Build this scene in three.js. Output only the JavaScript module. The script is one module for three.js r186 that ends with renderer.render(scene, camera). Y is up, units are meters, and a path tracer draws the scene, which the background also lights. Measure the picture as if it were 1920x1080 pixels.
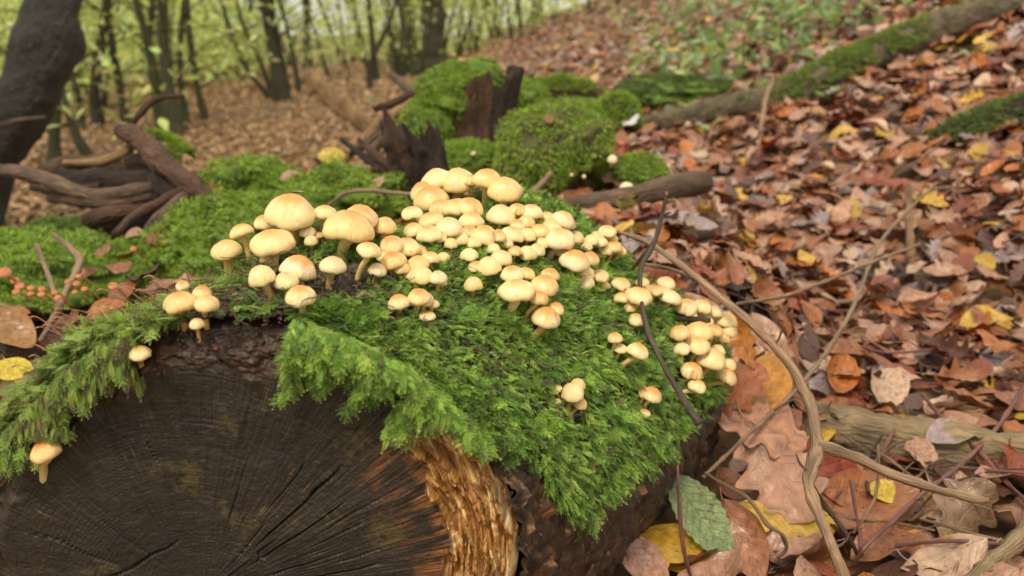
import * as THREE from 'three';
import { mergeGeometries } from 'three/addons/utils/BufferGeometryUtils.js';

// ---------------------------------------------------------------- camera, sky, sun, exposure
const scene = new THREE.Scene();
const camera = new THREE.PerspectiveCamera(39.43, 1024 / 576, 0.02, 200);
camera.position.set(0, 0.45, 0);
camera.rotation.set(-Math.PI / 10, 0, 0);
camera.focus = 0.54;
camera.userData.fStop = 7;
const renderer = new THREE.WebGLRenderer({ antialias: true });
renderer.toneMapping = THREE.LinearToneMapping;
renderer.toneMappingExposure = 1.4;
renderer.shadowMap.enabled = true;
{ // even overcast sky, brighter towards the zenith as an overcast sky is
  const W = 64, H = 32, d = new Float32Array(W * H * 4);
  for (let j = 0; j < H; j++) {
    const e = Math.max(0, Math.sin(((j + 0.5) / H - 0.5) * Math.PI)), l = 1.06 * (1 + 0.9 * e) / 1.9;
    for (let i = 0; i < W; i++) d.set([l * 1.02, l * 0.99, l * 0.86, 1], (j * W + i) * 4);
  }
  const t = new THREE.DataTexture(d, W, H, THREE.RGBAFormat, THREE.FloatType);
  t.mapping = THREE.EquirectangularReflectionMapping; t.magFilter = THREE.LinearFilter; t.needsUpdate = true;
  scene.background = t; scene.environment = t;
}
const sun = new THREE.DirectionalLight(0xfff1d6, 1.9);
sun.position.set(-1.2, 4, 1.6); sun.target.position.set(0, 0, -0.7);
sun.castShadow = true; sun.shadow.radius = 26; sun.shadow.mapSize.set(2048, 2048);
Object.assign(sun.shadow.camera, { left: -6, right: 6, top: 6, bottom: -6, near: 0.1, far: 30 });
scene.add(sun, sun.target);

// ---------------------------------------------------------------- helpers
const { PI, sin, cos, abs, min, max, exp, sqrt, floor, hypot, atan2, pow } = Math;
const V = (x, y, z) => new THREE.Vector3(x, y, z);
function rng(s) { return () => { s |= 0; s = s + 0x6D2B79F5 | 0; let t = Math.imul(s ^ s >>> 15, 1 | s); t = t + Math.imul(t ^ t >>> 7, 61 | t) ^ t; return ((t ^ t >>> 14) >>> 0) / 4294967296; }; }
const clamp = (x, a = 0, b = 1) => min(b, max(a, x)), lerp = (a, b, t) => a + (b - a) * t;
const ss = (a, b, v) => { const t = clamp((v - a) / (b - a)); return t * t * (3 - 2 * t); };
const PERM = new Uint8Array(512); { const r = rng(77), p = [...Array(256).keys()]; for (let i = 255; i > 0; i--) { const j = floor(r() * (i + 1)); [p[i], p[j]] = [p[j], p[i]]; } for (let i = 0; i < 512; i++) PERM[i] = p[i & 255]; }
const G3 = [1, 1, 0, -1, 1, 0, 1, -1, 0, -1, -1, 0, 1, 0, 1, -1, 0, 1, 1, 0, -1, -1, 0, -1, 0, 1, 1, 0, -1, 1, 0, 1, -1, 0, -1, -1, 1, 1, 0, -1, 1, 0, 0, -1, 1, 0, -1, -1];
const fade = (t) => t * t * t * (t * (t * 6 - 15) + 10);
function noise(x, y, z = 0) { // gradient noise, about -1 .. 1
  const X0 = floor(x), Y0 = floor(y), Z0 = floor(z), X = X0 & 255, Y = Y0 & 255, Z = Z0 & 255; x -= X0; y -= Y0; z -= Z0;
  const u = fade(x), v = fade(y), w = fade(z), A = PERM[X] + Y, B = PERM[X + 1] + Y, AA = PERM[A] + Z, AB = PERM[A + 1] + Z, BA = PERM[B] + Z, BB = PERM[B + 1] + Z;
  const g = (h, a, b, c) => { h = (h & 15) * 3; return G3[h] * a + G3[h + 1] * b + G3[h + 2] * c; };
  return lerp(lerp(lerp(g(PERM[AA], x, y, z), g(PERM[BA], x - 1, y, z), u), lerp(g(PERM[AB], x, y - 1, z), g(PERM[BB], x - 1, y - 1, z), u), v),
    lerp(lerp(g(PERM[AA + 1], x, y, z - 1), g(PERM[BA + 1], x - 1, y, z - 1), u), lerp(g(PERM[AB + 1], x, y - 1, z - 1), g(PERM[BB + 1], x - 1, y - 1, z - 1), u), v), w);
}
function fbm(x, y, z = 0, o = 4) { let s = 0, a = 0.5; for (let i = 0; i < o; i++) { s += a * noise(x, y, z); x *= 2.03; y *= 2.03; z *= 2.03; a *= 0.5; } return s; }
// periodic noise for repeating textures: blend across the seams
const tiled = (f) => (u, v) => { const a = f(u, v), b = f(u - 1, v), c = f(u, v - 1), d = f(u - 1, v - 1), s = ss(0.75, 1, u), t = ss(0.75, 1, v); return lerp(lerp(a, b, s), lerp(c, d, s), t); };
const toS = (c) => { c = clamp(c); return 255 * (c <= 0.0031308 ? 12.92 * c : 1.055 * pow(c, 1 / 2.4) - 0.055); };
function colorTex(W, H, f, repeat) {
  const d = new Uint8Array(W * H * 4);
  for (let j = 0; j < H; j++) for (let i = 0; i < W; i++) { const c = f((i + 0.5) / W, (j + 0.5) / H); d.set([toS(c[0]), toS(c[1]), toS(c[2]), 255], (j * W + i) * 4); }
  return finish(new THREE.DataTexture(d, W, H), true, repeat);
}
function grayTex(W, H, f, repeat) {
  const d = new Uint8Array(W * H * 4);
  for (let j = 0; j < H; j++) for (let i = 0; i < W; i++) { const c = 255 * clamp(f((i + 0.5) / W, (j + 0.5) / H)); d.set([c, c, c, 255], (j * W + i) * 4); }
  return finish(new THREE.DataTexture(d, W, H), false, repeat);
}
function finish(t, srgb, repeat) {
  t.magFilter = THREE.LinearFilter; t.minFilter = THREE.LinearMipmapLinearFilter; t.generateMipmaps = true; if (srgb) t.colorSpace = THREE.SRGBColorSpace;
  t.wrapS = t.wrapT = THREE.RepeatWrapping; if (repeat) t.repeat.set(repeat[0], repeat[1]); t.needsUpdate = true; return t;
}
const mat = (c, o = {}) => new THREE.MeshStandardMaterial({ color: new THREE.Color().setRGB(...c), roughness: 0.8, ...o });
const phys = (c, o = {}) => new THREE.MeshPhysicalMaterial({ color: new THREE.Color().setRGB(...c), roughness: 0.8, ...o });
const taken = {};
function numbered(n) { const k = taken[n] = (taken[n] ?? -1) + 1; return k ? n + '_' + String(k).padStart(3, '0') : n; }
function tag(o, label, category, group, kind) { Object.assign(o.userData, { label, category }); if (group) o.userData.group = group; if (kind) o.userData.kind = kind; return o; }
function thing(name, label, category, pos = [0, 0, 0], group) { const g = new THREE.Group(); g.name = numbered(name); g.position.set(...pos); scene.add(g); return tag(g, label, category, group); }
function part(parent, name, geo, m) { const o = new THREE.Mesh(geo, m); o.name = name; o.castShadow = o.receiveShadow = true; parent.add(o); return o; }
function single(name, label, category, geo, m, pos, group) { const o = new THREE.Mesh(geo, m); o.name = numbered(name); if (pos) o.position.set(...pos); o.castShadow = o.receiveShadow = true; scene.add(o); return tag(o, label, category, group); }
const rel = (pts, o) => pts.map((p) => [p[0] - o[0], p[1] - o[1], p[2] - o[2], ...p.slice(3)]);

function gridGeo(nu, nv, f, wrapU = false) { // f(i/nu, j/nv) -> [x, y, z]; uv = [u, v] unless f gives p[3], p[4]
  const pos = [], uv = [], idx = [];
  for (let j = 0; j <= nv; j++) for (let i = 0; i <= nu; i++) { const p = f(i / nu, j / nv); pos.push(p[0], p[1], p[2]); uv.push(p[3] ?? i / nu, p[4] ?? j / nv); }
  for (let j = 0; j < nv; j++) for (let i = 0; i < nu; i++) { const a = j * (nu + 1) + i, b = a + 1, c = a + nu + 1, d = c + 1; idx.push(a, b, d, a, d, c); }
  const g = new THREE.BufferGeometry(); g.setAttribute('position', new THREE.Float32BufferAttribute(pos, 3)); g.setAttribute('uv', new THREE.Float32BufferAttribute(uv, 2)); g.setIndex(idx); g.computeVertexNormals();
  if (wrapU) { const n = g.attributes.normal, a = V(), b = V(); for (let j = 0; j <= nv; j++) { const p = j * (nu + 1), q = p + nu; a.fromBufferAttribute(n, p); b.fromBufferAttribute(n, q); a.add(b).normalize(); n.setXYZ(p, a.x, a.y, a.z); n.setXYZ(q, a.x, a.y, a.z); } }
  return g;
}
// a tapered, uneven, closed tube through [x, y, z, radius] points
function tube(pts, { seg = 8, step = 0.02, rough = 0, lumps = 30, seed = 0, squash = 1, uvs = 1, knots = false } = {}) {
  const curve = new THREE.CatmullRomCurve3(pts.map((p) => V(p[0], p[1], p[2])), false, 'centripetal'), n = pts.length - 1;
  let len = 0; for (let i = 0; i < n; i++) len += hypot(pts[i + 1][0] - pts[i][0], pts[i + 1][1] - pts[i][1], pts[i + 1][2] - pts[i][2]);
  const N = clamp(Math.ceil(len / step), 4, 400), rings = []; let up = V(0.13, 1, 0.21).normalize();
  for (let k = 0; k <= N; k++) {
    const u = k / N, p = curve.getPoint(u), t = curve.getTangent(u), q = u * n, i = min(n - 1, floor(q));
    up = up.clone().addScaledVector(t, -up.dot(t)); if (up.lengthSq() < 1e-4) up.set(1, 0, 0).addScaledVector(t, -t.x); up.normalize();
    const node = knots ? 1 + 0.28 * ss(0.25, 0.6, noise(u * len * 38, seed * 3.1, 4)) + 0.14 * noise(u * len * 90, seed, 9) : 1;
    rings.push([p, up.clone(), t.clone().cross(up), node * lerp(pts[i][3], pts[i + 1][3], ss(0, 1, q - i)), t, u * len]);
  }
  rings.unshift([rings[0][0].clone().addScaledVector(rings[0][4], -rings[0][3] * 0.12), rings[0][1], rings[0][2], 1e-5, rings[0][4], 0]);
  const l = rings[rings.length - 1]; rings.push([l[0].clone().addScaledVector(l[4], l[3] * 0.15), l[1], l[2], 1e-5, l[4], len]);
  const M = rings.length - 1, r0 = pts[0][3];
  return gridGeo(seg, M, (u, v) => {
    const [p, a, b, r, , s] = rings[Math.round(v * M)], th = u * 2 * PI, c = cos(th), d = sin(th) * squash;
    const x = p.x + (a.x * c + b.x * d) * r, y = p.y + (a.y * c + b.y * d) * r, z = p.z + (a.z * c + b.z * d) * r;
    const k = rough ? r * rough * fbm(x * lumps + seed * 7.3, y * lumps, z * lumps, 3) * 2 : 0;
    return [x + (a.x * c + b.x * d) * k, y + (a.y * c + b.y * d) * k, z + (a.z * c + b.z * d) * k, u * max(1, Math.round(2 * PI * r0 * 20 * uvs)) / (20 * uvs), s];
  }, true);
}
function sampler(geo, rnd) { // area-weighted points on a geometry: fills p (position) and n (face normal)
  const P = geo.attributes.position, I = geo.index.array, T = I.length / 3, acc = new Float64Array(T), a = V(), b = V(), c = V(); let s = 0;
  for (let i = 0; i < T; i++) { a.fromBufferAttribute(P, I[3 * i]); b.fromBufferAttribute(P, I[3 * i + 1]); c.fromBufferAttribute(P, I[3 * i + 2]); s += b.sub(a).cross(c.sub(a)).length() / 2; acc[i] = s; }
  return (p, n) => {
    const q = rnd() * s; let lo = 0, hi = T - 1; while (lo < hi) { const m = lo + hi >> 1; if (acc[m] < q) lo = m + 1; else hi = m; }
    a.fromBufferAttribute(P, I[3 * lo]); b.fromBufferAttribute(P, I[3 * lo + 1]); c.fromBufferAttribute(P, I[3 * lo + 2]);
    let u = rnd(), v = rnd(); if (u + v > 1) { u = 1 - u; v = 1 - v; }
    b.sub(a); c.sub(a); p.copy(a).addScaledVector(b, u).addScaledVector(c, v); n.copy(b).cross(c).normalize(); return p;
  };
}
function instanced(parent, name, geo, m, list) { // list: [Matrix4, Color | null]
  const o = new THREE.InstancedMesh(geo, m, list.length); o.name = name; o.castShadow = o.receiveShadow = true;
  list.forEach(([q, c], i) => { o.setMatrixAt(i, q); if (c) o.setColorAt(i, c); });
  o.userData.kind = 'stuff'; parent.add(o); return o;
}
function basis(p, dir, face, s, w = 1) { // y along dir, z close to face
  const y = dir.clone().normalize(), z = face.clone().addScaledVector(y, -face.dot(y)); if (z.lengthSq() < 1e-6) z.set(y.z, 0, -y.x + 0.01); z.normalize();
  const x = y.clone().cross(z); return new THREE.Matrix4().makeBasis(x.multiplyScalar(s * w), y.multiplyScalar(s), z.multiplyScalar(s * w)).setPosition(p);
}
const pick = (r, a) => a[floor(r() * a.length)];
const col = (r, g, b) => new THREE.Color().setRGB(r, g, b);

// ---------------------------------------------------------------- shared textures and materials
const barkF = tiled((u, v) => { const w = fbm(u * 9, v * 4, 3, 4), c = abs(fbm(u * 26 + w * 2, v * 5, 8, 4)); return 0.45 + w * 0.5 + min(c * 2.2, 0.5) - 0.2; });
const barkBump = grayTex(512, 512, barkF, [8, 4]);
const barkCol = colorTex(512, 512, tiledColor((u, v) => { const a = fbm(u * 7, v * 5, 1.5, 5), b = fbm(u * 30, v * 9, 5, 3), k = clamp(0.85 + a * 0.9 + b * 0.7, 0.25, 1.5); const l = ss(0.1, 0.35, fbm(u * 11, v * 11, 9, 4)); return [0.62 * k + 0.1 * l, 0.6 * k + 0.14 * l, 0.57 * k + 0.08 * l]; }), [5, 3]);
function tiledColor(f) { const q = [0, 1, 2].map((k) => tiled((u, v) => f(u, v)[k])); return (u, v) => [q[0](u, v), q[1](u, v), q[2](u, v)]; }
const bark = (c, o = {}) => mat(c, { map: barkCol, bumpMap: barkBump, bumpScale: 0.004, roughness: 0.85, ...o });
const M = {
  bigTree: bark([0.07, 0.06, 0.05], { bumpScale: 0.03, roughness: 0.6 }), trunk: bark([0.105, 0.09, 0.05], { bumpScale: 0.012 }), mossTrunk: bark([0.13, 0.135, 0.05], { bumpScale: 0.012 }),
  twig: bark([0.4, 0.26, 0.17], { bumpScale: 0.001, roughness: 0.6 }), paleTwig: bark([0.46, 0.29, 0.18], { bumpScale: 0.0014, roughness: 0.62 }), redTwig: bark([0.28, 0.11, 0.1], { bumpScale: 0.0006, roughness: 0.5 }), darkTwig: bark([0.11, 0.075, 0.06], { bumpScale: 0.001, roughness: 0.55 }),
  rotWood: bark([0.14, 0.068, 0.038], { bumpScale: 0.008 }), darkWood: bark([0.055, 0.03, 0.02], { bumpScale: 0.008 }), greyLog: bark([0.38, 0.275, 0.16], { bumpScale: 0.004 }), brownLog: bark([0.2, 0.125, 0.085], { bumpScale: 0.006 }), tanWood: bark([0.42, 0.25, 0.12], { bumpScale: 0.006 }), diagLog: bark([0.24, 0.185, 0.13], { bumpScale: 0.008 }),
  mossBase: mat([0.1, 0.17, 0.025], { roughness: 1 }),
  moss: phys([1, 1, 1], { transmission: 0.4, roughness: 0.7, side: THREE.DoubleSide }),
  foliage: phys([1, 1, 1], { transmission: 0.55, roughness: 0.7, side: THREE.DoubleSide }),
};

// ---------------------------------------------------------------- ground
const XR = [[0.8, 1.3], [1.2, 0.8], [2.5, -0.05], [8, -0.8], [20, -1.5]];
function ground(x, z) {
  const q = -z; let xr = q <= 0.8 ? 1.3 : -1.5; for (let i = 0; i < 4; i++) if (q > XR[i][0] && q <= XR[i + 1][0]) xr = lerp(XR[i][1], XR[i + 1][1], (q - XR[i][0]) / (XR[i + 1][0] - XR[i][0]));
  const s = (x - xr) / 0.25, sp = s > 30 ? s : Math.log1p(exp(s));
  const ze = 1.6 - 0.45 * (1 - ss(-0.6, -0.3, x)), bank = 0.14 * ss(0.7, 0.95, -z) * (1 - ss(ze, ze + 0.25, -z)) * (1 - ss(0.2, 0.5, x)) + 0.09 * exp(-((x - 0.1) ** 2 + (z + 1.72) ** 2) / 0.06);
  return bank + 0.02 + 0.075 * sp - 0.17 * ss(0.15, 1.4, -x) * ss(0.6, 2, -z) + 0.012 * sin(5.1 * x + 1.3) * sin(4.3 * z + 0.7) + 0.006 * sin(13 * x + 7 * z) + 0.03 * sin(0.9 * x + 2) * sin(0.7 * z);
}
const onGround = (x, z, dy = 0) => [x, ground(x, z) + dy, z];
{
  const W = (u) => Math.sign(u) * (abs(u) * 1.2 + pow(abs(u), 5) * 60);
  const g = gridGeo(260, 260, (u, v) => { const x = W(u * 2 - 1) + 0.3, z = -W(v * 2 - 1) - 1.2, near = exp(-hypot(x, z + 1.2) / 4); return [x, ground(x, z) + 0.012 * near * fbm(x * 14, z * 14, 2, 3), z, x, z]; });
  const litter = tiledColor((u, v) => {
    const a = fbm(u * 40, v * 40, 1, 3), b = fbm(u * 75, v * 75, 4, 2), c = fbm(u * 6, v * 6, 7, 3), k = clamp(0.5 + a * 1.1 + c * 0.5, 0.08, 1.2), y = ss(0.1, 0.4, b);
    return [0.3 * k + 0.1 * y, 0.17 * k + 0.06 * y, 0.075 * k];
  });
  const o = new THREE.Mesh(g, new THREE.MeshStandardMaterial({ map: colorTex(768, 768, litter, [0.5, 0.5]), bumpMap: grayTex(512, 512, tiled((u, v) => 0.5 + fbm(u * 40, v * 40, 1, 4) * 0.9), [0.5, 0.5]), bumpScale: 0.02, roughness: 0.85 }));
  o.name = 'ground'; o.receiveShadow = true; tag(o, 'woodland floor of brown leaf litter rising into a bank', 'ground', null, 'structure'); scene.add(o);
}

// ---------------------------------------------------------------- moss sprigs: three kinds, unit length along +y, facing +z
function leafletSet(out, base, dir, side, face, len, pairs, lw) { // pinnate shoot with small pointed leaves
  const p = V(), q = V();
  for (let i = 0; i < pairs; i++) for (const s of [-1, 1]) {
    const f = (i + 0.5 + s * 0.15) / pairs, at = base.clone().addScaledVector(dir, f * len).addScaledVector(face, -0.10 * f * f * len), L = lw * (0.65 + 0.7 * sin(PI * min(1, f * 1.1 + 0.12)));
    const d = dir.clone().multiplyScalar(0.72).addScaledVector(side, s * 0.75).addScaledVector(face, 0.2).normalize(), w = dir.clone().multiplyScalar(0.5).addScaledVector(side, -s * 0.45).multiplyScalar(L * 0.27);
    const a = at, b = p.copy(at).addScaledVector(d, L * 0.45).add(w).clone(), c = q.copy(at).addScaledVector(d, L).addScaledVector(face, -L * 0.12).clone(), e = at.clone().addScaledVector(d, L * 0.45).sub(w).addScaledVector(face, L * 0.1);
    out.push(a, b, c, a, c, e);
  }
  const t0 = base.clone(), t1 = base.clone().addScaledVector(dir, len).addScaledVector(face, -0.1 * len), w = side.clone().multiplyScalar(lw * 0.14);
  out.push(t0.clone().sub(w), t0.clone().add(w), t1);
  const tip = t1.clone().addScaledVector(dir, lw * 0.6), v = side.clone().multiplyScalar(lw * 0.25); out.push(t1.clone().sub(v), t1.clone().add(v), tip);
}
function triGeo(list) { const g = new THREE.BufferGeometry(); g.setAttribute('position', new THREE.Float32BufferAttribute(list.flatMap((p) => [p.x, p.y, p.z]), 3)); g.setIndex([...list.keys()]); g.computeVertexNormals(); return g; }
const X = V(1, 0, 0), Y = V(0, 1, 0), Z = V(0, 0, 1);
const SPRIG = (() => {
  const a = [], b = [], c = []; leafletSet(a, V(), Y, X, Z, 0.95, 9, 0.17);
  leafletSet(b, V(), Y, X, Z, 0.95, 9, 0.12);
  [[0.15, 1, 0.42], [0.25, -1, 0.5], [0.4, 1, 0.46], [0.52, -1, 0.4], [0.66, 1, 0.3]].forEach(([f, s, l]) => { const d = V(s * 0.72, 0.68, 0.06).normalize(); leafletSet(b, V(0, f * 0.95, -0.1 * f * f), d, V(d.y, -d.x, 0), Z, l, 5, 0.1); });
  [[0, 0.1], [2.1, 0.42], [4.2, 0.5]].forEach(([th, t]) => { const d = V(sin(th) * t, 1, cos(th) * t).normalize(), s = V(cos(th), 0, -sin(th)); leafletSet(c, V(), d, s, d.clone().cross(s).negate(), 0.8 + 0.2 * cos(th), 6, 0.2); });
  return [triGeo(a), triGeo(b), triGeo(c)];
})();
const SHAG = [[0.33, 0.46, 0.07], [0.27, 0.41, 0.055], [0.4, 0.5, 0.1], [0.21, 0.33, 0.045]];
const GREENS = [[0.2, 0.37, 0.032], [0.27, 0.46, 0.045], [0.12, 0.24, 0.022], [0.36, 0.55, 0.075], [0.19, 0.32, 0.035], [0.43, 0.56, 0.1]];
const BGREENS = [[0.28, 0.42, 0.022], [0.34, 0.48, 0.03], [0.23, 0.36, 0.022], [0.38, 0.5, 0.045], [0.18, 0.28, 0.02], [0.24, 0.26, 0.05]];
function jitter(r, c, k = 0.25) { const f = 1 - k + 2 * k * r(); return col(c[0] * f * (0.9 + 0.2 * r()), c[1] * f, c[2] * f); }
// moss on any geometry, as a part of the thing it grows on
function mossOn(parent, geo, { count, size = [0.005, 0.0095], accept = (p, n) => n.y > 0.15, seed = 5, lift = 0.003, droop = 0.5, greens = BGREENS, spread = 0.5 }) {
  const r = rng(seed), smp = sampler(geo, r), lists = [[], [], []], p = V(), n = V();
  for (let i = 0, tries = 0; i < count && tries < count * 6; tries++) {
    smp(p, n); if (!accept(p, n, r) || fbm(p.x * 26 + seed, p.y * 26, p.z * 26, 2) > 0.2) continue; i++;
    const d = n.clone().multiplyScalar(0.75).add(V((r() - 0.5) * 2 * spread, (r() - 0.5) * spread - droop * (1 - abs(n.y)) * 0.9, (r() - 0.5) * 2 * spread)), f = n.clone().add(V(r() - 0.5, r() * 0.6, r() - 0.5));
    const v = r(), patch = fbm(p.x * 22, p.y * 22, p.z * 22 + seed, 2);
    lists[v < 0.35 ? 0 : v < 0.7 ? 2 : 1].push([basis(p.clone().addScaledVector(n, lift * r()), d, f, lerp(size[0], size[1], r())), jitter(r, greens[clamp(floor((patch + 0.5) * greens.length + (r() - 0.5) * 3), 0, greens.length - 1)])]);
  }
  lists.forEach((l, k) => { if (l.length) instanced(parent, 'moss', SPRIG[k], M.moss, l); });
}

// ---------------------------------------------------------------- the mushroom log
const CY = 0.148;
function logR(ph, t) {
  const r = 0.152 * (1 + 0.02 * sin(3 * ph + 1) + 0.012 * sin(5 * ph + 2)) * (1 + 0.20 * ss(0, 0.15, t) * exp(-(((ph + 0.75) / 0.55) ** 2))), k = clamp((t - 0.32) / 0.1);
  return r * (1 + 0.13 * exp(-(((PI - abs(ph)) / 0.38) ** 2)) - 0.06 * exp(-(((ph - 2.35) / 0.3) ** 2))) * (1 - 0.3 * ss(0.1, 0.34, t) * exp(-(((ph - 0.9) / 0.55) ** 2))) * sqrt(max(0, 1 - 0.97 * k * k));
}
const hump = (x, z) => -0.025 * exp(-((x + 0.085) ** 2 + (z + 0.62) ** 2) / (2 * 0.045 ** 2)) + 0.03 * exp(-((x + 0.05) ** 2 + (z + 0.68) ** 2) / (2 * 0.065 ** 2)) + 0.035 * exp(-((x + 0.15) ** 2 + (z + 0.55) ** 2) / (2 * 0.055 ** 2));
function logP(ph, t, dr = 0) { // a point of the log's surface
  if (ph > PI) ph -= 2 * PI;
  const r = logR(ph, t) + dr, x = -0.152 + 0.574 * t + r * cos(ph), z = -0.41 - 0.819 * t, y = CY + r * sin(ph);
  return [x, y + hump(x, z) * ss(0, 0.5, sin(ph)), z];
}
const log = thing('mushroom_log', 'thick rotten sawn log with dark cut face, mossy top and yellow mushrooms', 'log', [0, 0, 0]);
const barkDisp = (ph, t) => { const c = cos(ph), s = sin(ph); return 0.008 * fbm(c * 9, s * 9, t * 9, 3) + 0.010 * abs(fbm(c * 7, s * 7, t * 75, 4)) * 2 + 0.004 * fbm(c * 20, s * 20, t * 40, 3) + 0.0015 * fbm(c * 90, s * 90, t * 60, 2) - 0.003; };
const logGeo = gridGeo(420, 200, (u, v) => {
  const ph = u * 2 * PI - PI * 0.75, t = min(0.42, v * 0.421), end = ss(0.36, 0.42, t), front = ss(0.02, 0, t), D = barkDisp(ph, t);
  const p = logP(ph, t, D * (1 - end) + front * 0.002); return [p[0], p[1], p[2] + front * (0.004 * fbm(cos(ph) * 12, sin(ph) * 12, 4, 3) - 0.004), (ph + PI) * 0.15, t];
}, true);
{
  const f = tiledColor((u, v) => {
    const a = fbm(u * 16, v * 60, 2, 4), b = fbm(u * 18, v * 18, 6, 4), c = fbm(u * 120, v * 60, 9, 2), k = clamp(0.55 + a * 1.1 + c * 0.4, 0.1, 1.4), red = ss(0.05, 0.35, b), tan = ss(0.22, 0.4, a + c * 0.3);
    return [0.1 * k + 0.1 * red * k + 0.25 * tan, 0.06 * k + 0.035 * red * k + 0.13 * tan, 0.04 * k + 0.012 * red * k + 0.06 * tan];
  });
  const m = new THREE.MeshStandardMaterial({ map: colorTex(1024, 1024, f, [2.5, 2.5]), bumpMap: grayTex(512, 512, tiled((u, v) => 0.5 + fbm(u * 16, v * 60, 2, 4) * 0.8), [2.5, 2.5]), bumpScale: 0.003, roughness: 0.6 });
  part(log, 'bark', logGeo, m);
}
// --- the cut face: rings round an off-centre pith, radial checks, a band of rotten fibre at one side
const PX = -0.036, PY = -0.028;
const CRACKS = [[0.62, 0.03, 0.12, 0.0035, 0.0009], [0.78, 0.045, 0.135, 0.004, 0.001], [0.47, 0.06, 0.12, 0.003, 0.0008], [0.93, 0.07, 0.13, 0.002, 0.0007], [0.35, 0.02, 0.1, 0.003, 0.0008], [0.2, 0.05, 0.12, 0.0035, 0.001], [1.2, 0.05, 0.11, 0.0015, 0.0006], [1.75, 0.08, 0.12, 0.0012, 0.0005], [2.35, 0.02, 0.09, 0.0012, 0.0006], [2.7, 0.05, 0.12, 0.0016, 0.0007], [-0.15, 0.03, 0.1, 0.003, 0.001], [0.7, 0.01, 0.07, 0.003, 0.0007], [0.55, 0.08, 0.14, 0.0025, 0.0007], [0.87, 0.02, 0.08, 0.002, 0.0006], [0.28, 0.08, 0.13, 0.002, 0.0007], [0.1, 0.07, 0.125, 0.002, 0.0007]].map(([a, r0, r1, d, w]) => [a, r0, r1, d * 1.1, w * 0.9]);
function faceInfo(x, y) { // local metres from the log's centre
  const R = hypot(x, y), ph = atan2(y, x), rho = R / logR(ph, 0), rx = x - PX, ry = y - PY, r = hypot(rx, ry), a = atan2(ry, rx);
  const n1 = fbm(x * 30, y * 30, 3, 3), rot = ss(0.76, 0.83, rho + n1 * 0.26 + 0.05 * fbm(a * 40, r * 20, 1, 2)) * ss(-1.1, -0.9, ph) * ss(0.86, 0.66, ph + n1 * 0.25);
  return { R, ph, rho, r, a, n1, rot };
}
function faceH(x, y, q = faceInfo(x, y)) {
  const { r, a, rho, ph, rot, R } = q, rr = r * (1 + 0.07 * fbm(cos(a) * 1.5, sin(a) * 1.5, r * 6, 2));
  let h = 0.0003 * fbm(rr * 520, a * 2.2, 5, 3) + 0.0005 * fbm(a * 34, r * 16, 9, 3) + 0.003 * fbm(x * 18, y * 18, 1, 4) + 0.0008 * fbm(a * 70, r * 30, 17, 2) + 0.0005 * fbm(x * 160, y * 160, 4, 2);
  for (const [ca, r0, r1, dp, w] of CRACKS) { let da = a - ca - 0.025 * noise(r * 40, ca * 9); const dist = abs(da) * r, k = ss(r0, r0 + 0.02, r) * ss(r1, r1 - 0.025, r); if (dist < w * 3 && k > 0) h -= dp * k * (1 - ss(0.2, 1, dist / (w * (0.8 + 0.6 * noise(r * 90, ca * 5))))); }
  { // one long slanting check low down
    const u = (x + 0.085) * 0.86 + (y + 0.012) * 0.51, v = -(x + 0.085) * 0.51 + (y + 0.012) * 0.86 + 0.0015 * noise(u * 60, 3); if (abs(u) < 0.05) h -= 0.003 * (1 - ss(0.0002, 0.0012, abs(v))) * ss(0.05, 0.03, abs(u)); }
  const up = ss(1.15, 1.4, ph) * ss(2.5, 2.1, ph), crumble = ss(lerp(0.86, 0.76, up), lerp(0.98, 0.88, up), rho + 0.12 * q.n1) * (1 - rot);
  h += crumble * (-0.012 * (rho > 0.9 ? 1 : 0.6) * ss(0.86, 1, rho) + 0.011 * fbm(x * 60, y * 60, 6, 4) + 0.004 * fbm(x * 200, y * 200, 2, 2));
  if (rot > 0) {
    const s = ph * R, wv = 0.005 * fbm(s * 28, R * 40, 5, 2), f = fbm(s * 16 + 3, (R + wv) * 430, 2, 3), c = abs(fbm(s * 12, (R + wv) * 120, 12, 3)), q2 = noise(s * 60 + 9 * wv, R * 45, 3), step = floor((q2 + 1) * 3.2) / 3.2 - 1, cut = ss(0.0, 0.06, abs(noise(s * 55, (R + wv) * 30, 21)));
    h += rot * (0.0016 * fbm(s * 120, R * 500, 8, 3) + 0.0016 * fbm(x * 260, y * 260, 15, 2) + 0.0045 * f + 0.0045 * step + 0.010 * min(c, 0.2) / 0.2 * (0.45 + 0.55 * cut) - 0.003 - 0.012 * ss(0.2, 0.45, noise(s * 40 + 2, R * 20, 8)) * ss(0.85, 0.95, rho)) * (1 - 0.7 * ss(0.97, 1, rho));
  }
  return h - 0.012 * ss(0.96, 1, rho);
}
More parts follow.
